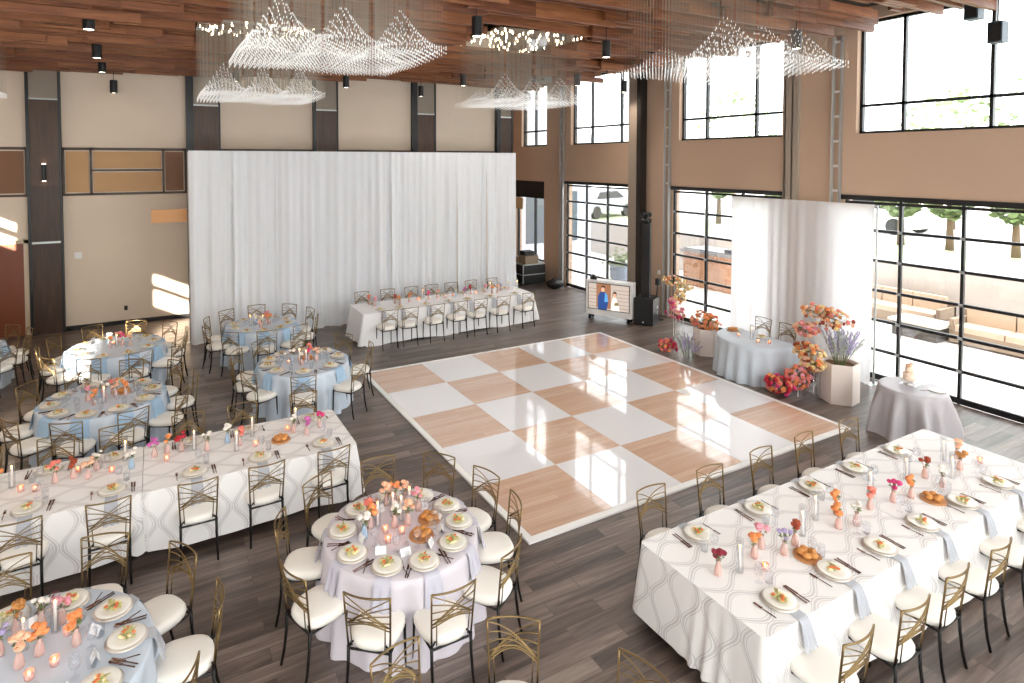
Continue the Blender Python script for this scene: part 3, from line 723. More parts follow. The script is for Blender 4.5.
# ================================================================== ROUND TABLES
def clock(dx, dy):
    a = math.atan2(Vector((dx, dy, 0)).dot(cam_r), Vector((dx, dy, 0)).dot(cam_f)); return a/(2*PI)*12 % 12
def round_group(cx, cy, degs, tbl, cloth, clabel, seed, r=.79, full=True, nap=(napkin_m, 'a', .16, .13), card=None, skip=(), rs=None):
    round_table(cx, cy, r, 'round folding table under the cloth, '+tbl)
    round_cloth(cx, cy, r, cloth, clabel, seed)
    used = set(); rr = random.Random(seed)
    for i, d in enumerate(sorted(degs, key=lambda d: -clock(math.cos(math.radians(d)), math.sin(math.radians(d))))):
        a = math.radians(d); h_ = clock(math.cos(a), math.sin(a)); k = round(h_) % 12
        for alt in (k, (k+1) % 12, (k-1) % 12):
            if alt not in used: k = alt; break
        used.add(k); where = "at %s o'clock of " % CLK[k]+tbl
        q = (rs or r+.18)+rr.uniform(-.015, .04)
        if i not in skip: chair(cx+q*math.cos(a), cy+q*math.sin(a), a+PI/2+rr.uniform(-.09, .09), 'gold-backed chair '+where, 'chairs around '+tbl)
        place(cx+(r-.17)*math.cos(a), cy+(r-.17)*math.sin(a), a+PI/2, where, .17, i+seed*20, full, nap, card, tbl)
def ev(p, n=10): return [p+360/n*k for k in range(n)]
AC = (-1.71, -6.36)
round_group(*AC, [13, 48, 82, 120, 157, 197, 236, 270, 307, 342], 'the large front round table', lav_cloth, 'pale lavender cloth on the large front round table', 1, r=.74, rs=.90, card=1, nap=(mat('lavender_napkin', '#c3c0cc', .55), 'l', .20, .15))
centre([('candle', -1.71, -6.12), ('candle', -1.9, -6.2), ('candle', -1.52, -6.1), ('coral', -1.95, -6.05), ('orange', -1.98, -6.2), ('peach', -1.51, -5.95), ('orange', -1.62, -5.92), ('peach', -1.7, -5.9), ('white', -1.76, -6.3), ('bread', -1.40, -6.35), ('bread', -1.58, -6.56), ('tea', -1.87, -6.34), ('tea', -1.73, -6.43), ('tea', -1.9, -6.5), ('blue', -2.08, -6.33), ('pink', -1.44, -6.15), ('peach', -1.63, -6.33), ('candle', -1.66, -6.22)], 'the large front round table', 1)
GC = (-4.71, -6.64)
round_group(*GC, ev(-3), 'the round table at bottom left', blue_cloth, 'dusty blue cloth on the round table at bottom left', 2, r=.83, card=1)
centre([('candle', -4.94, -6.2), ('candle', -4.53, -6.3), ('candle', -4.72, -6.42), ('white', -4.64, -6.2), ('tan', -4.80, -6.2), ('peach', -4.72, -6.6), ('orange', -4.61, -6.53), ('orange', -4.38, -6.55), ('pink', -4.51, -6.26), ('lilac', -4.87, -6.4), ('tea', -4.5, -6.69), ('tea', -4.45, -6.4), ('tea', -4.64, -6.75)], 'the round table at bottom left', 2)
def mid(cx, cy, cols, rr): 
    P = [(k, cx+rr.uniform(.05, .3)*math.cos(a), cy+rr.uniform(.05, .3)*math.sin(a)) for a, k in [(i*2.4, k) for i, k in enumerate(cols)]]
    return P
TB = 'the blue round table nearest the dance floor'
BC = (-1.47, -.84); round_group(*BC, [-4, 38, 80, 118, 150, 178, 213, 258, 306], TB, blue_cloth, 'dusty blue cloth on the round table nearest the dance floor tip', 3, nap=(napkin_b, 'b', .2, .2))
centre(mid(*BC, ['hotpink', 'blue', 'candle', 'coral', 'candle', 'peach', 'tea', 'white', 'bread', 'tea'], random.Random(1)), TB, 3)
TCn = 'the round table behind the left long table'
CC = (-4.55, -1.1); round_group(*CC, ev(3), TCn, blue_cloth, 'dusty blue cloth on the round table behind the left long table', 4, r=.84, nap=(napkin_b, 'b2', .34, .24))
centre(mid(*CC, ['orange', 'blue', 'candle', 'coral', 'pink', 'peach', 'tea', 'orange', 'bread', 'tea', 'white'], random.Random(2)), TCn, 4)
TD = 'the sunlit round table by the beige wall'
DC = (-4.52, 1.8); round_group(*DC, ev(3), TD, blue_cloth, 'sunlit dusty blue cloth on the round table by the beige wall', 5, r=.83, full=False, nap=(napkin_b, 'b2', .34, .24))
centre(mid(*DC, ['hotpink', 'blue', 'candle', 'coral', 'candle', 'peach', 'tea', 'orange'], random.Random(3)), TD, 5)
TE = 'the round table before the white drapes'
EC = (-1.75, 2.1); round_group(*EC, ev(14), TE, blue_cloth, 'dusty blue cloth on the round table before the white drapes', 6, r=.75, full=False, nap=(napkin_b, 'b', .2, .2))
centre(mid(*EC, ['coral', 'blue', 'candle', 'pink', 'candle', 'orange', 'tea', 'white'], random.Random(4)), TE, 6)
TF = 'the round table cut by the left edge'
FC = (-7.25, 2.95); round_group(*FC, [-38, -10, 22, 52, 84, -70], TF, blue_cloth, 'dusty blue cloth on the round table cut by the left edge', 7, full=False, nap=(napkin_b, 'b', .2, .2))
# chairs whose backs rise into the frame from a table below it
for ang, l in ((101, 'gold chair back at bottom edge, left of centre, before the front round table'), (59, 'gold chair back at bottom edge, right of the front round table'), (14, 'gold chair back corner at the bottom edge, left of right long table')):
    a_ = math.radians(ang); chair(-2.12+1.0*math.cos(a_), -9.15+1.0*math.sin(a_), a_+PI/2, l, 'chairs at the bottom edge')

# ================================================================== LONG TABLES
def long_group(x0, y0, x1, y1, near, far, tbl, hem, seed, split, yn, yf, full=True, nap=(napkin_m, 'h', .2, .12), card=None, cm=None, fold=.028, cl='white patterned damask'):
    for a, b in zip([x0]+split, split+[x1]):
        long_table(a, y0, b, y1, ('left' if a == x0 and split else 'right' if split else 'long')+' folding table under the cloth of '+tbl)
        rect_cloth(a+.004, y0, b-.004, y1, ('left' if a == x0 and split else 'right' if split else 'long')+' %s cloth on ' % cl+tbl, hem, seed+int(a*3), m_=cm, fold=fold)
    rr = random.Random(seed)
    for side, xs, yc, rz, py in (('near', near, yn, 0, y0+.20), ('far', far, yf, PI, y1-.20)):
        for i, x in enumerate(xs):
            where = ORD[i+1]+' from left on the '+side+' side of '+tbl
            chair(x+rr.uniform(-.01, .01), yc+rr.uniform(-.02, .02), rz+rr.uniform(-.06, .06), 'gold-backed chair, '+where, 'chairs along '+tbl)
            place(x, py, rz, where, .2, i+seed*30+(50 if side == 'far' else 0), full, nap, card, tbl)
TH = 'the left long table'
long_group(-6.4, -4.42, -1.56, -3.18, [-5.78, -5.03, -4.27, -3.44, -2.72, -1.95], [-5.7, -4.95, -4.3, -3.44, -2.75, -1.9], TH, .12, 11, [-3.98], -4.50, -3.05)
centre([('candle', -5.26, -3.6), ('orange', -5.40, -3.65), ('tea', -5.16, -3.75), ('tea', -5.02, -3.82), ('coral', -4.85, -3.72), ('rust', -4.68, -3.70), ('peach', -4.53, -3.78), ('white', -4.46, -3.6), ('tea', -4.3, -3.75), ('blue', -4.1, -3.75), ('candle', -4.17, -3.5), ('tea', -4.65, -3.55), ('magenta', -3.86, -3.57), ('orange', -3.72, -3.55), ('red', -3.56, -3.57), ('tea', -3.73, -3.75), ('candle', -3.42, -3.6), ('white', -3.28, -3.7), ('blue', -3.03, -3.6), ('coral', -2.90, -3.75), ('tea', -2.72, -3.86), ('candle', -2.95, -3.88), ('candle', -2.72, -3.55), ('bread', -2.41, -3.85), ('magenta', -2.08, -3.85), ('hotpink', -1.87, -3.7), ('candle', -2.15, -3.5), ('tea', -2.28, -3.6), ('white', -2.22, -3.7)], TH, 11)
TI = 'the right long table'
long_group(.22, -8.96, 5.36, -7.62, [.68, 1.42, 2.14, 2.90, 3.70, 4.5], [.79, 1.67, 2.58, 3.42, 4.32], TI, .11, 12, [2.8], -9.14, -7.46, nap=(napkin_m, 'i', .17, .11))
centre([('burgundy', .50, -8.30), ('candle', .70, -8.36), ('orange', .98, -8.30), ('pink', 1.16, -8.24), ('rust', 1.48, -8.36), ('lilac', 1.26, -8.40), ('bread', 1.42, -8.52), ('candle', 1.68, -8.30), ('candle', 2.04, -8.2), ('orange', 2.10, -8.40), ('white', 2.32, -8.45), ('coral', 2.72, -8.36), ('candle', 3.02, -8.2), ('hotpink', 3.08, -8.40), ('orange', 3.34, -8.45), ('candle', 3.70, -8.22), ('rust', 3.93, -8.3), ('bread', 3.50, -8.58), ('white', 3.88, -8.50), ('candle', 4.2, -8.45), ('tan', 4.5, -8.40), ('peach', 4.78, -8.25), ('candle', 4.57, -8.2), ('tea', 4.91, -8.43), ('tea', .92, -8.45), ('orange', 2.32, -8.25)], TI, 12)
TJ = 'the far long table'
long_group(.50, 1.86, 5.36, 2.98, [1.0, 1.50, 2.2, 2.85, 3.4, 4.07, 4.85], [1.0, 1.70, 2.4, 3.0, 3.6, 4.27, 4.95], TJ, .02, 13, [3.0], 1.60, 3.26, full=False, cm=mat('plain_white_cloth', '#ecebec', .6), fold=.06, cl='plain white')
centre([('coral', .95, 2.75), ('pink', 1.0, 2.5), ('rust', 1.56, 2.55), ('orange', 1.62, 2.35), ('orange', 1.94, 2.5), ('tea', 2.23, 2.6), ('hotpink', 2.5, 2.55), ('peach', 2.76, 2.55), ('candle', 2.39, 2.7), ('tea', 2.97, 2.5), ('magenta', 3.53, 2.5), ('red', 3.77, 2.6), ('blue', 3.24, 2.45), ('pink', 4.22, 2.6), ('orange', 4.33, 2.4), ('lavender', 4.72, 2.6), ('peach', 4.5, 2.4), ('candle', 4.44, 2.7), ('tea', 3.94, 2.6), ('white', 4.98, 2.6), ('candle', 5.24, 2.55), ('tea', 3.24, 2.62)], TJ, 13)

# ================================================================== DRAPES
def drape(name, p0, p1, H, n, m, label, seed, amp=.05, flare=.0, cat='drape'):
    """gathered cloth from p0 to p1 (floor line) as n panels on a pipe frame"""
    rr = random.Random(seed); a = Vector((*p0, 0)); b = Vector((*p1, 0)); L = (b-a).length; d = (b-a)/L; nn = Vector((d.y, -d.x, 0))
    t = thing(name, label, cat, a); px = 0; step = .018
    for k in range(n):
        x0 = L*k/n-(.03 if k else 0); x1 = L*(k+1)/n; N = int((x1-x0)/step); vs_ = []; fs = []; ph = [rr.uniform(0, 6) for _ in range(5)]; fr = [rr.uniform(8, 13), rr.uniform(24, 34), rr.uniform(2.5, 5)]
        Z = [H, H-.04, H-.1, H*.8, H*.6, H*.4, H*.22, H*.1, .04, .006]
        for j, z in enumerate(Z):
            q = 1-z/H
            for i in range(N+1):
                x = x0+(x1-x0)*i/N
                w_ = (math.sin(fr[0]*x+ph[0]+1.1*math.sin(fr[2]*x+ph[1]))*.6+.3*math.sin(fr[1]*x+ph[2]+q)+.4*math.sin(fr[2]*x+ph[3]))
                env = (.35+.65*min(1, q*3)); off = amp*env*w_+flare*max(0, q-.8)*5+.02*k % 2*.0
                P = d*x+nn*off; vs_.append((P.x, P.y, z))
        for j in range(len(Z)-1):
            for i in range(N): fs.append((j*(N+1)+i, (j+1)*(N+1)+i, (j+1)*(N+1)+i+1, j*(N+1)+i+1))
        MB().add(vs_, fs).obj('drape_panel', m, t, True)
    bk = -nn*.09
    MB().tube([bk+Vector((0, 0, H-.03)), bk+d*L+Vector((0, 0, H-.03))], .018, 8).obj('crossbar', steel, t)
    for k in range(0, n+1, 3 if n > 3 else n):
        q = bk+d*(L*k/n); MB().tube([q, q+Vector((0, 0, H-.03))], .02, 8).obj('upright_pole', steel, t)
        MB().box((q.x, q.y, .006), (.4, .14, .01)).obj('base_plate', steel, t)
drape('wall_drape', (-3.08, 4.05), (6.12, 4.05), 4.65, 9, white_drape, 'tall white pipe and drape wall behind the round tables and far long table', 1, .095, .12)
drape('window_drape', (8.55, -1.95), (8.55, -5.22), 3.55, 3, sheer_drape, 'white sheer drape backdrop in front of the window, behind the small blue table', 2, .035, .03)

# ================================================================== CHANDELIERS
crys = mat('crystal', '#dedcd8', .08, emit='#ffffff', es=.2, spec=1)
mirror = mat('mirror_plate', '#cfcfcf', .06, 1)
bulb = mat('small_bulb', '#fff4e0', .4, emit='#ffe7c2', es=14)
wire = mat('fine_wire', '#8d8478', .35, .8)
CL = ['large crystal rain chandelier in front of the dark pilasters, upper left centre', 'crystal rain chandelier lower left behind the largest one', 'crystal rain chandelier near ceiling middle, before the upper windows', 'large crystal rain chandelier over the dance floor, upper right', 'crystal chandelier cut by the left edge']
def chand(i, cx, cy):
    t = thing('crystal_chandelier', CL[i], 'chandelier', (cx, cy, 0), 0, 'crystal chandeliers'); rr = random.Random(i+5)
    MB().b2((-1.08, -1.08, 7.02), (1.08, 1.08, 7.06)).obj('mirror_canopy', mirror, t)
    MB().b2((-.2, -.2, 7.06), (.2, .2, 7.5)).obj('ceiling_box', black_m, t)
    bl = MB()
    for k in range(95): bl.ell((rr.uniform(-1.02, 1.02), rr.uniform(-1.02, 1.02), 7.005), (.012, .012, .012), 6, 4)
    tag(bl.obj('light_bulb', bulb, t), None, None, None, 'stuff')
    cr, wr_ = MB(), MB(); n = 36
    for a in range(n):
        for b in range(n):
            x = -1.05+2.1*a/(n-1); y = -1.05+2.1*b/(n-1)
            z = 5.62+.012*math.sin(x*5+y*3)
            mt = (abs(((x+1.05)/.7) % 1-.5)*-2+1)*(abs(((y+1.05)/1.05) % 1-.5)*-2+1); top = z+.07+.62*mt*(.35+.65*(1.05-y)/2.1)
            wr_.add([(x-.0007, y, z+.05), (x+.0007, y, z+.05), (x+.0007, y, 7.02), (x-.0007, y, 7.02)], [(0, 1, 2, 3)])
            for zz in (z, z+.045, top, (z+top)/2+.03) if (a+b) % 2 else (z+.02, top):
                r_ = .0062; h = .022
                cr.add([(x+r_, y, zz), (x, y+r_, zz), (x-r_, y, zz), (x, y-r_, zz), (x, y, zz+h), (x, y, zz-h*.6)], [(0, 1, 4), (1, 2, 4), (2, 3, 4), (3, 0, 4), (1, 0, 5), (2, 1, 5), (3, 2, 5), (0, 3, 5)])
    tag(cr.obj('crystal_drops', crys, t), None, None, None, 'stuff'); tag(wr_.obj('hanging_wire', wire, t), None, None, None, 'stuff')
for i, (cx, cy) in enumerate(CH): chand(i, cx, cy)

# ================================================================== PENDANT CYLINDERS
lens = mat('lamp_lens', '#fff6e8', .4, emit='#fff0d8', es=10)
def pendant(x, y, zb, label, h=.33, r=.088, lit=0, top=7.5):
    t = thing('cylinder_downlight', label, 'ceiling lamp', (x, y, zb), 0, 'black cylinder downlights')
    lb = MB().lathe([(.001, .02), (r-.008, .02), (r-.008, 0), (r, 0), (r, h), (.001, h)], 18).obj('lamp_body', black_m, t)
    MB().lathe([(.001, .012), (r-.01, .012), (r-.01, .02), (.001, .02)], 16).obj('lamp_lens', lens, lb)
    MB().tube([(0, 0, h), (0, 0, top-zb)], .008, 6).obj('hanging_rod', black_m, t)
    if lit:
        l = bpy.data.lights.new('downlight_beam', 'SPOT'); l.energy = lit; l.spot_size = 2.5; l.spot_blend = 1; l.shadow_soft_size = .06; l.color = (1, .90, .78)
        o = bpy.data.objects.new('downlight_beam', l); C.objects.link(o); o.parent = t; o.location = (0, 0, -.01)
PD = [(-4.67, -.62, 6.45, 'black cylinder lamp, highest of the four at upper left'), (-4.77, 2.37, 6.45, 'black cylinder lamp, second from top at upper left'), (-4.85, 5.0, 6.50, 'black cylinder lamp, third from top at upper left'), (-4.68, 6.2, 6.14, 'black cylinder lamp on long rod, lowest of the four at upper left'),
      (-1.89, 4.87, 6.45, 'black cylinder lamp behind the lower left chandelier'), (.97, 4.76, 6.45, 'black cylinder lamp just right of the largest left chandelier, before a beige panel'), (3.72, 5.9, 6.45, 'black cylinder lamp before the fourth pilaster'), (1.0, -2.9, 6.48, 'black cylinder lamp at top, just left of the middle ceiling opening'),
      (3.87, 3.23, 6.50, 'black cylinder lamp left of the middle chandelier'), (4.14, -2.48, 6.45, 'black cylinder lamp at top centre, left of the right chandelier'), (6.56, 1.56, 6.48, 'black cylinder lamp before the upper window, right of middle chandelier'), (8.3, 1.62, 6.4, 'black cylinder lamp against the dark steel post'),
      (6.6, -4.84, 6.45, 'black cylinder lamp seen through the right chandelier'), (-8.2, -.8, 6.5, 'black cylinder lamp at the upper left edge')]
for x, y, z, l in PD: pendant(x, y, z, l, lit=0 if y > 4 else 80)
for x, y in ((-7, -5), (-3.5, -7.2), (0, -7.2), (1, -10.5), (4.5, -10.5), (-6, -10.5), (7.5, -10)): pendant(x, y, 6.5, 'added black cylinder lamp for fill light, above and out of the frame', lit=80)  # extra unseen lamps, added to brighten the room
# ceiling projector
t = thing('ceiling_projector', 'small dark projector hanging below the slats, left of upper window', 'projector', (5.6, 1.9, 6.62))
MB().box((0, 0, 0), (.42, .36, .14)).obj('projector_body', mat('grey_plastic', '#6c6e70', .5), t); MB().tube([(0, 0, .07), (0, 0, .88)], .02, 8).obj('mount_pole', black_m, t); MB().tube([(-.1, -.18, 0), (-.1, -.22, 0)], .045, 12).obj('projector_lens', black_m, t)
# speakers hung at the top right
for x, y, z, l in ((8.32, -6.84, 6.93, 'dark blue grey box speaker under the slats at top right'), (8.4, -7.14, 6.50, 'grey box speaker on thin rod before the upper right window')):
    t = thing('hanging_speaker', l, 'speaker', (x, y, z)); MB().box((0, 0, 0), (.22, .2, .34)).obj('speaker_box', mat('slate_plastic', '#42505c', .5), t)
    MB().box((-.115, 0, 0), (.01, .17, .3)).obj('speaker_grille', black_m, t); MB().tube([(0, 0, .17), (0, 0, 7.5-z)], .012, 6).obj('hanging_rod', steel, t)

# ================================================================== WALL DETAILS
def track(y, z0, z1, label):
    t = thing('door_track', label, 'door track', (XW-.05, y, 0), 0, 'steel door tracks on the tan wall')
    MB().b2((-.05, .07, z0), (.03, .10, z1)).obj('track_rail', mat('pale_steel', '#c9ccca', .35, .5), t); MB().b2((-.05, -.1, z0), (.03, -.07, z1)).obj('track_rail', steel, t)
    z = max(z0, 3.75)
    while z < z1-.1:
        MB().b2((.0, -.07, z), (.012, .07, z+.05)).obj('bracket', white_m, t); z += .52
TLB = ['steel door track left of the left glass door', 'steel door track left of the middle glass door', 'steel door track right of the middle glass door', 'steel door track left of the right glass door']
for y, l in zip((5.38, .46, -3.2, -4.26), TLB): track(y, .02, 7.0, l)
t = thing('wall_sconce', 'slim black up-and-down sconce on the dark left pilaster', 'wall lamp', (-6.24, YW-.22, 3.9)); MB().lathe([(.001, 0), (.05, 0), (.05, .42), (.001, .42)], 14).obj('sconce_body', black_m, t)
MB().b2((-.02, .04, .15), (.02, .07, .27)).obj('wall_bracket', black_m, t)
for z, n in ((-.006, 'lower_lens'), (.421, 'upper_lens')): MB().lathe([(.001, 0), (.042, 0), (.042, .006), (.001, .006)], 12).obj(n, lens, t, loc=(0, 0, z))
tag(MB().b2((-5.66, YW-.02, 1.86), (-5.5, YW, 2.02)).obj('wall_plate', white_m), 'white switch plate on the beige wall panel right of the left pilaster', 'switch plate')
tag(MB().b2((-4.57, YW-.02, .38), (-4.49, YW, .5)).obj('wall_outlet', black_m), 'small dark outlet low on the beige wall panel', 'outlet')
ochre = mat('ochre_reflection', '#c8905a', .5)
t = thing('reflection_board', 'ochre board standing in for an orange reflection, left of the white drape wall', 'sign', (-3.88, 4.6, 2.9)); MB().b2((0, 0, 0), (.78, .03, .32)).obj('flat_board', ochre, t); MB().tube([(.78, .02, .25), (.86, .02, .25)], .02, 6).obj('board_arm', black_m, t); MB().tube([(.86, .02, -2.9), (.86, .02, .3)], .015, 6).obj('board_pole', black_m, t)  # board and pole added in place of an orange strip of reflected light
t = thing('window_sign', 'pale wooden sign board in front of the alcove window', 'sign', (8.2, 7.0, 2.62)); MB().b2((0, -.1, 0), (.04, 1.35, .42)).obj('flat_board', mat('pale_ochre', '#cfae85', .5), t); MB().tube([(.02, .6, .42), (.02, .6, 4.88)], .008, 6).obj('hanging_rod', black_m, t)
tag(MB().b2((XW-.02, .72, 1.15), (XW, .82, 1.27)).obj('wall_thermostat', white_m), 'small white plate on the tan pier right of the black post', 'switch plate')

# ================================================================== SCREEN CART, SPEAKER, DJ GEAR
rz = math.atan2(.28-1.42, 7.43-6.80)
t = thing('screen_cart', 'white wheeled screen cart showing a wedding photo, by the left glass door', 'screen', (6.80, 1.42, 0), rz)
MB().b2((0, -.0, .14), (1.31, .30, 1.10)).obj('cart_cabinet', white_m, t)
bez = MB().b2((.06, -.012, .30), (1.25, -.001, 1.04)).obj('screen_bezel', black_m, t)
Y = -.016
def flat(pts, m, nm, y=Y, th=.002):
    n = len(pts); MB().add([(x, yy, z) for yy in (y, y-th) for x, z in pts], [tuple(reversed(range(n))), tuple(range(n, 2*n))]+[(i, (i+1) % n, (i+1) % n+n, i+n) for i in range(n)]).obj(nm, m, bez)
def em(n, c, s=.55): return mat(n, c, .3, emit=c, es=s)
S = lambda u, v: (.08+u*1.15, .32+v*.70)
flat([S(0, 0), S(1, 0), S(1, 1), S(0, 1)], em('screen_stone', '#b9aca2'), 'screen_picture', -.013)
flat([S(.2, .05), S(.56, .05), S(.56, 1), S(.2, 1)], em('screen_door', '#96694d'), 'screen_picture', -.015)
for k in range(6): flat([S(0, .14*k+.08), S(.2, .14*k+.08), S(.2, .14*k+.1), S(0, .14*k+.1)], em('screen_joint', '#8d8078'), 'screen_picture', -.015)
for k in range(6): flat([S(.6, .14*k+.1), S(1, .14*k+.1), S(1, .14*k+.12), S(.6, .14*k+.12)], em('screen_joint', ''), 'screen_picture', -.015)
flat([S(.24, .0), S(.46, .0), S(.5, .3), S(.46, .62), S(.4, .7), S(.3, .68), S(.24, .5)], em('screen_suit', '#2b4a86'), 'screen_picture')
flat([S(.40, .30), S(.5, .32), S(.47, .62), S(.42, .66)], em('screen_blue', '#5b9fd6'), 'screen_picture', -.019)
flat([S(.33, .7), S(.4, .7), S(.41, .83), S(.36, .88), S(.32, .82)], em('screen_skin', '#d9a78a'), 'screen_picture', -.019)
flat([S(.31, .8), S(.42, .8), S(.41, .93), S(.34, .94)], em('screen_hair', '#3f2a22'), 'screen_picture', -.018)
flat([S(.56, .0), S(.78, .0), S(.74, .3), S(.68, .52), S(.62, .52), S(.58, .3)], em('screen_dress', '#efe4de'), 'screen_picture')
flat([S(.62, .52), S(.68, .52), S(.69, .66), S(.63, .68)], em('screen_skin', ''), 'screen_picture', -.019)
flat([S(.60, .6), S(.70, .58), S(.70, .74), S(.63, .76)], em('screen_hair', ''), 'screen_picture', -.018)
flat([S(.64, .2), S(.76, .22), S(.74, .34), S(.66, .32)], em('screen_bouquet', '#7d7048'), 'screen_picture', -.019)
for x in (.1, 1.2):
    cf = MB().b2((x-.03, .02, .06), (x+.03, .28, .14)).obj('cart_foot', black_m, t)
    for y in (.04, .26): MB().lathe([(.001, -.015), (.045, -.015), (.045, .015), (.001, .015)], 12).obj('caster', black_m, cf, loc=(x, y, .046)).rotation_euler = (PI/2, 0, 0)
tag(MB().box((0, 0, .045), (.16, .12, .09)).b2((-.03, -.03, .09), (.03, .03, .13)).obj('webcam', black_m, loc=(6.98, 1.32, 1.103), rz=rz), 'small black box device on top of the white screen cart', 'device')
t = thing('subwoofer', 'black box subwoofer with a column speaker on a pole, right of screen cart', 'speaker', (7.52, .30, 0), math.radians(-60))
sb = MB().b2((0, 0, .02), (.52, .62, .72)).obj('speaker_box', black_m, t); MB().b2((.03, -.012, .06), (.49, 0, .68)).obj('speaker_grille', mat('dark_grille', '#1d1e20', .7), sb); MB().b2((.24, -.016, .08), (.28, -.012, .11)).obj('badge', white_m, sb)
MB().b2((.14, .2, .72), (.36, .36, 2.72)).obj('column_speaker', black_m, t)
for z in (.3, .45): MB().box((.522, .4, z), (.01, .07, .07)).obj('side_jack', steel, sb)
t = thing('effect_light', 'cluster of round black stage lights on top of the column speaker', 'stage light', (7.92, .28, 2.73))
for k in range(6):
    a = k*PI/3
    for z in (.06, .22): MB().ell((.10*math.cos(a), .10*math.sin(a), z), (.055, .055, .065), 8, 6).obj('lamp_head', black_m, t)
MB().tube([(0, 0, 0), (0, 0, .3)], .03, 8).obj('light_stem', black_m, t)
t = thing('flight_case', 'dark flight case with gear by the alcove window', 'case', (7.62, 5.95, 0)); MB().b2((0, 0, .05), (.95, .6, .72)).obj('case_body', black_m, t); MB().b2((-.01, -.01, .35), (.96, .61, .38)).b2((-.01, -.01, .7), (.96, .61, .73)).b2((-.01, -.01, .05), (.02, .02, .73)).obj('metal_edge', steel, t)
for x in (.1, .85): MB().tube([(x, .1, .03), (x, .5, .03)], .03, 8).obj('caster', black_m, t)
t = thing('gear_stack', 'beige and black gear stacked on top of the flight case', 'equipment', (7.75, 6.0, .732)); MB().b2((0, 0, 0), (.55, .45, .3)).obj('tan_case', mat('tan_case', '#8d7b66', .6), t); MB().b2((.02, .05, .3), (.4, .4, .45)).obj('mixer', black_m, t)
tag(MB().ell((0, 0, .17), (.32, .24, .17), 14, 8).tube([(-.15, 0, .3), (0, 0, .42), (.15, 0, .3)], .015, 6).obj('duffel_bag', black_m, smooth=True, loc=(8.35, 5.05, 0)), 'black duffel bag on the floor left of the left glass door', 'bag')
t = thing('floor_stand', 'thin dark stand leaning by the wall, right of the black subwoofer', 'stand', (8.35, .62, 0)); MB().tube([(0, -.25, 0), (.12, -.25, 1.0)], .025, 8).obj('stand_pole', mat('bronze', '#3d2a20', .5), t); MB().box((.12, -.25, 1.05), (.1, .12, .18)).obj('stand_head', black_m, t); MB().box((0, -.25, .015), (.4, .3, .03)).obj('stand_base', black_m, t)

# ================================================================== SWEETHEART TABLE AND CAKE TABLE
SX, SY, SR = 7.14, -3.74, .78
sat = mat('pale_blue_satin', '#c3ccd6', .4)
rr = random.Random(9); P2 = []
def half(q):  # outline of the half-moon top, as radius at angle q around the middle
    c = math.cos(q); r_ = SR
    if c > 0 and r_*c > .22: r_ = .22/c
    return r_
def fnh(r_, z, q):
    o = half(q); d = (.762-z)/.762 if z < .758 else 0
    return o*(r_/SR)+(d*.05+.035*min(1, d*1.5)*math.sin(17*q+1.5*math.sin(2*q))), z
tag(MB().lathe([(.0001, .762), (SR*.6, .762), (SR-.01, .762), (SR, .755)]+[(SR, .755-.751*k/8) for k in range(1, 9)], 160, fn=fnh, closed=False).obj('tablecloth', sat, smooth=True, loc=(SX, SY, 0)), 'pale blue floor-length cloth on the half-moon couple table', 'tablecloth')
t = thing('half_moon_table', 'half-moon couple table under pale blue cloth before the sheer drape', 'table', (SX, SY, 0))
MB().lathe([(.001, .725), (SR-.03, .725), (SR-.03, .75), (.001, .75)], 60, fn=lambda r_, z, q: (half(q)*r_/SR, z)).obj('tabletop', mat('plywood', '#9a7b58', .6), t)
for x, y in ((.1, .6), (.1, -.6), (-.5, .2), (-.5, -.2)): MB().tube([(x, y, 0), (x, y, .725)], .014, 6).obj('leg', black_metal, t)
for dy, s in ((.50, 'left'), (-.08, 'right')):
    chair(SX+.62, SY+dy, PI/2, 'gold-backed chair behind the half-moon couple table, %s one' % s, 'chairs at the couple table')
    place(SX+.02, SY+dy*1.1, PI/2, 'on the half-moon couple table, %s seat' % s, .2, 3, False, (napkin_m, 's', .1, .1), None, 'the couple table')
centre([('candle', SX-.25, SY-.05), ('tea', SX-.32, SY-.25), ('tea', SX-.3, SY+.22), ('bread', SX-.05, SY+.56), ('tea', SX-.2, SY-.42)], 'the half-moon couple table', 4)
KX, KY = 6.92, -6.73
round_cloth(KX, KY, .45, grey_cloth, 'silver grey floor-length cloth on the small cake table by the right glass door', 8, flare=.15, nf=10)
round_table(KX, KY, .46, 'small round cake table under the grey cloth, by the right glass door')
t = thing('cake', 'small pale cake topped with peach flowers on a stand, cake table', 'cake', (KX+.05, KY+.08, .764+.085)); MB().lathe([(.001, 0), (.085, 0), (.085, .11), (.001, .115)], 22).obj('cake_tier', mat('frosting', '#f3d9c2', .6), t, True); MB().lathe([(.001, .115), (.058, .115), (.058, .2), (.001, .205)], 22).obj('cake_tier', MC['frosting'], t, True)
for k in range(5): lk(ROSE['peach'], 'bloom', t, (.03*math.cos(k*1.3), .03*math.sin(k*1.3), .215+.008*k), k, (.8,)*3)
tag(MB().lathe([(.001, 0), (.06, 0), (.02, .012), (.02, .065), (.13, .072), (.13, .082), (.001, .082)], 22).obj('cake_stand', white_m, smooth=True, loc=(KX+.05, KY+.08, .764)), 'low white cake stand on the small grey table', 'cake stand')
t = thing('acrylic_stand', 'clear acrylic riser on the small grey table', 'stand', (KX-.12, KY-.05, .764)); MB().b2((-.17, -.11, .09), (.17, .11, .098)).obj('acrylic_shelf', glass_m, t)
for x in (-.15, .15): MB().b2((x-.005, -.1, 0), (x+.005, .1, .09)).obj('acrylic_side', glass_m, t)
tag(MB().lathe([(.001, 0), (.07, 0), (.11, .014), (.105, .018), (.07, .006), (.001, .005)], 22).obj('dessert_plate', plate_m, smooth=True, loc=(KX+.12, KY-.28, .764)), 'white plate at the right side of the small cake table', 'plate')
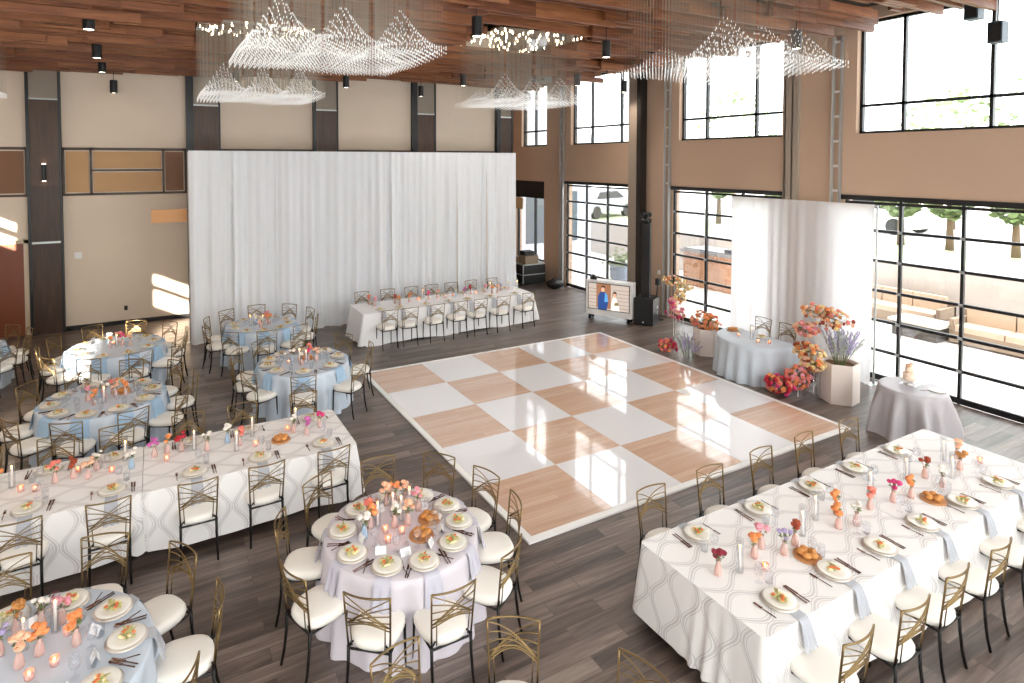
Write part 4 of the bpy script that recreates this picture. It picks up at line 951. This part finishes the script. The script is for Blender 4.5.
tag(lk(KNIFE, 'cake_knife', None, (KX+.02, KY-.2, .764), 1.1), 'silver knife on the small cake table', 'knife')

# ================================================================== LARGE FLORALS
def cloud(name, label, pos, blobs, cols, n, seed, stand=None, size=1.25, foliage=True, grp=None):
    """blobs: list of ((x,y,z),(rx,ry,rz)) ellipsoids filled with blooms"""
    rr = random.Random(seed); t = thing(name, label, 'flowers', pos, 0, grp); lf = MB(); st = MB(); c0 = Vector(blobs[0][0])
    for i in range(n):
        c, r_ = blobs[i % len(blobs)]; v = Vector((rr.gauss(0, 1), rr.gauss(0, 1), rr.gauss(0, 1))).normalized()*rr.uniform(.72, 1.04)
        p = Vector((c[0]+v.x*r_[0], c[1]+v.y*r_[1], max(.045, c[2]+v.z*r_[2]))); k = cols[rr.randrange(len(cols))]; s = size*rr.uniform(.75, 1.2)
        b = lk(ROSE[k], 'bloom', t, p, 0, (s, s, s)); b.rotation_euler = Vector((v.x, v.y, v.z+.25)).to_track_quat('Z', 'Y').to_euler()
        st.tube([Vector(c), p], .0025, 3, cap=False)
        if foliage:
            for _ in range(1):
                q = p*.75+Vector(c)*.25+Vector((rr.uniform(-.04, .04),)*3); M = Matrix.Rotation(rr.uniform(0, 6), 3, 'Z')@Matrix.Rotation(rr.uniform(-1, 1), 3, 'X')
                lf.add([q+M@Vector(w_)*.036 for w_ in ((-1, 0, 0), (0, -.4, .2), (1, 0, 0), (0, .4, .2))], [(0, 1, 2, 3)])
    st.obj('stem', stem_m, t)
    if foliage: lf.obj('leaves', green_m, t)
    if stand:
        m = MB()
        for a in stand: m.tube(a, .008, 6)
        m.obj('wire_stand', white_m, t)
    return t
def hexplanter(x, y, r, h, rz, label):
    t = thing('hexagonal_planter', label, 'planter', (x, y, 0), rz); m = MB()
    def ring(rr_, z): return [(rr_*math.cos(k*PI/3), rr_*math.sin(k*PI/3), z) for k in range(6)]
    P = [ring(r, 0), ring(r, h), ring(r-.02, h), ring(r-.02, h-.08)]; vs_ = [p for q in P for p in q]
    m.add(vs_, [tuple(reversed(range(6)))]+[(i*6+k, i*6+(k+1) % 6, (i+1)*6+(k+1) % 6, (i+1)*6+k) for i in range(3) for k in range(6)]).obj('planter_body', stone, t)
    MB().add(ring(r-.02, h-.07), [tuple(range(6))]).obj('potting_soil', mat('brown_moss', '#6b4a2c', .9, noise=.3, nscale=40), t)
hexplanter(7.24, -2.33, .27, .60, .3, 'white hexagonal planter left of the half-moon table')
hexplanter(7.26, -5.36, .33, .72, .15, 'white hexagonal planter right of the half-moon table')
# left side
G_ = 'flower arrangements by the couple table'
cloud('flower_cloud', 'yellow and orange flower cloud, highest at left of the half-moon table', (7.62, -1.12, 0), [((0, .16, 1.40), (.14, .28, .15)), ((0, -.20, 1.34), (.13, .26, .14)), ((0, -.10, 1.06), (.12, .17, .18))], ['yellow', 'yellow', 'yellow', 'orange', 'peach'], 96, 1, [[(0, .1, 0), (0, .12, .7), (0, .1, 1.35)], [(0, -.2, 0), (0, -.2, 1.3)]], .92, grp=G_)
cloud('flower_cloud', 'pink flower cloud beside the left planter', (7.45, -1.35, 0), [((0, .12, .66), (.17, .30, .17)), ((0, .22, .92), (.05, .10, .12))], ['pink', 'pink', 'coral', 'peach', 'hotpink'], 66, 2, [[(0, .1, 0), (0, .1, .6)]], 1.0, grp=G_)
cloud('flower_cloud', 'orange flower mound on the left hexagonal planter', (7.24, -2.33, .53), [((0, .0, .20), (.24, .40, .19)), ((0, .05, .24), (.22, .42, .20))], ['orange', 'orange', 'peach', 'coral'], 90, 3, None, 1.0, grp=G_)
cloud('flower_cloud', 'red and hot pink flower mound on the floor at left', (6.50, -1.98, 0), [((0, .08, .18), (.17, .24, .16))], ['red', 'hotpink', 'red', 'coral', 'orange'], 48, 4, None, 1.0, grp=G_)
# right side
cloud('flower_cloud', 'peach and rust flower cloud, highest at right of the half-moon table', (7.05, -4.95, 0), [((.1, .02, 1.56), (.16, .30, .16)), ((.1, -.34, 1.52), (.14, .26, .17)), ((.12, -.2, 1.5), (.22, .52, .22))], ['peach', 'peach', 'orange', 'coral', 'yellow', 'rust'], 96, 5, [[(.1, 0, 0), (.1, 0, 1.5)], [(.1, -.25, .75), (.1, -.25, 1.5)]], .9, grp=G_)
cloud('flower_cloud', 'blush pink flower cloud below the highest one at right', (7.05, -4.92, 0), [((.05, .1, 1.20), (.14, .24, .15))], ['coral', 'peach', 'peach', 'pink'], 46, 6, [[(.05, .1, .8), (.05, .1, 1.1)]], 1.0, grp=G_)
cloud('flower_cloud', 'orange and yellow flower mound on the clear pedestal at right', (6.86, -5.05, 0), [((0, .05, .86), (.18, .30, .18)), ((0, -.05, .64), (.17, .22, .11))], ['orange', 'yellow', 'yellow', 'peach', 'rust'], 98, 7, None, 1.0, grp=G_)
cloud('flower_cloud', 'pink flower mound beside the clear pedestal', (6.72, -4.92, 0), [((0, -.0, .38), (.15, .24, .22))], ['pink', 'coral', 'coral', 'orange'], 66, 8, [[(0, 0, 0), (0, 0, .3)]], 1.05, grp=G_)
cloud('flower_cloud', 'red flower mound on the floor right of the half-moon table', (6.52, -4.72, 0), [((0, .05, .19), (.16, .28, .17))], ['red', 'red', 'coral', 'orange', 'hotpink'], 70, 9, None, 1.05, grp=G_)
t = thing('clear_pedestal', 'clear acrylic pedestal under the orange flowers, right side', 'pedestal', (6.84, -5.10, 0)); MB().lathe([(.15, 0), (.15, .52), (.145, .52), (.145, 0)], 28, closed=False).obj('pedestal_tube', glass_m, t, True); MB().lathe([(.001, .52), (.155, .52), (.155, .53), (.001, .53)], 28).obj('pedestal_top', glass_m, t)
def spikes(label, pos, n, h, sp, cols, seed):
    rr = random.Random(seed); t = thing('flower_spikes', label, 'flowers', pos); st = MB(); Ms = [MB() for _ in cols]
    for i in range(n):
        a = rr.uniform(0, 6.3); q = sp*rr.uniform(.1, 1); H_ = h*rr.uniform(.6, 1.05); tip = Vector((q*math.cos(a), q*math.sin(a), H_)); b0 = Vector((.08*math.cos(a), .08*math.sin(a), 0)); st.tube([b0, (b0+tip)*.5+Vector((0, 0, .04)), tip], .003, 4)
        m = Ms[rr.randrange(len(cols))]
        for k in range(13):
            u = .4+.6*k/13; p = b0.lerp(tip, u)+Vector((0, 0, .08*math.sin(PI*u)*.5)); m.ell((p.x+rr.uniform(-.012, .012), p.y+rr.uniform(-.012, .012), p.z), (.013, .013, .016), 5, 4)
    st.obj('stem', stem_m, t)
    for m, c in zip(Ms, cols): m.obj('flower_spike', c, t)
lav, sil = bm('lavender', PET['lavender']), mat('silver_leaf', '#b7bbb3', .6)
spikes('lavender and silver flower spikes in the right hexagonal planter', (7.26, -5.36, .655), 60, .68, .40, [lav, sil, sil, bm('lilac', PET['lilac'])], 3)
spikes('silvery lilac flower spikes on the floor beside the left red flowers', (6.66, -2.36, 0), 40, .5, .34, [bm('lilac', PET['lilac']), sil], 4)
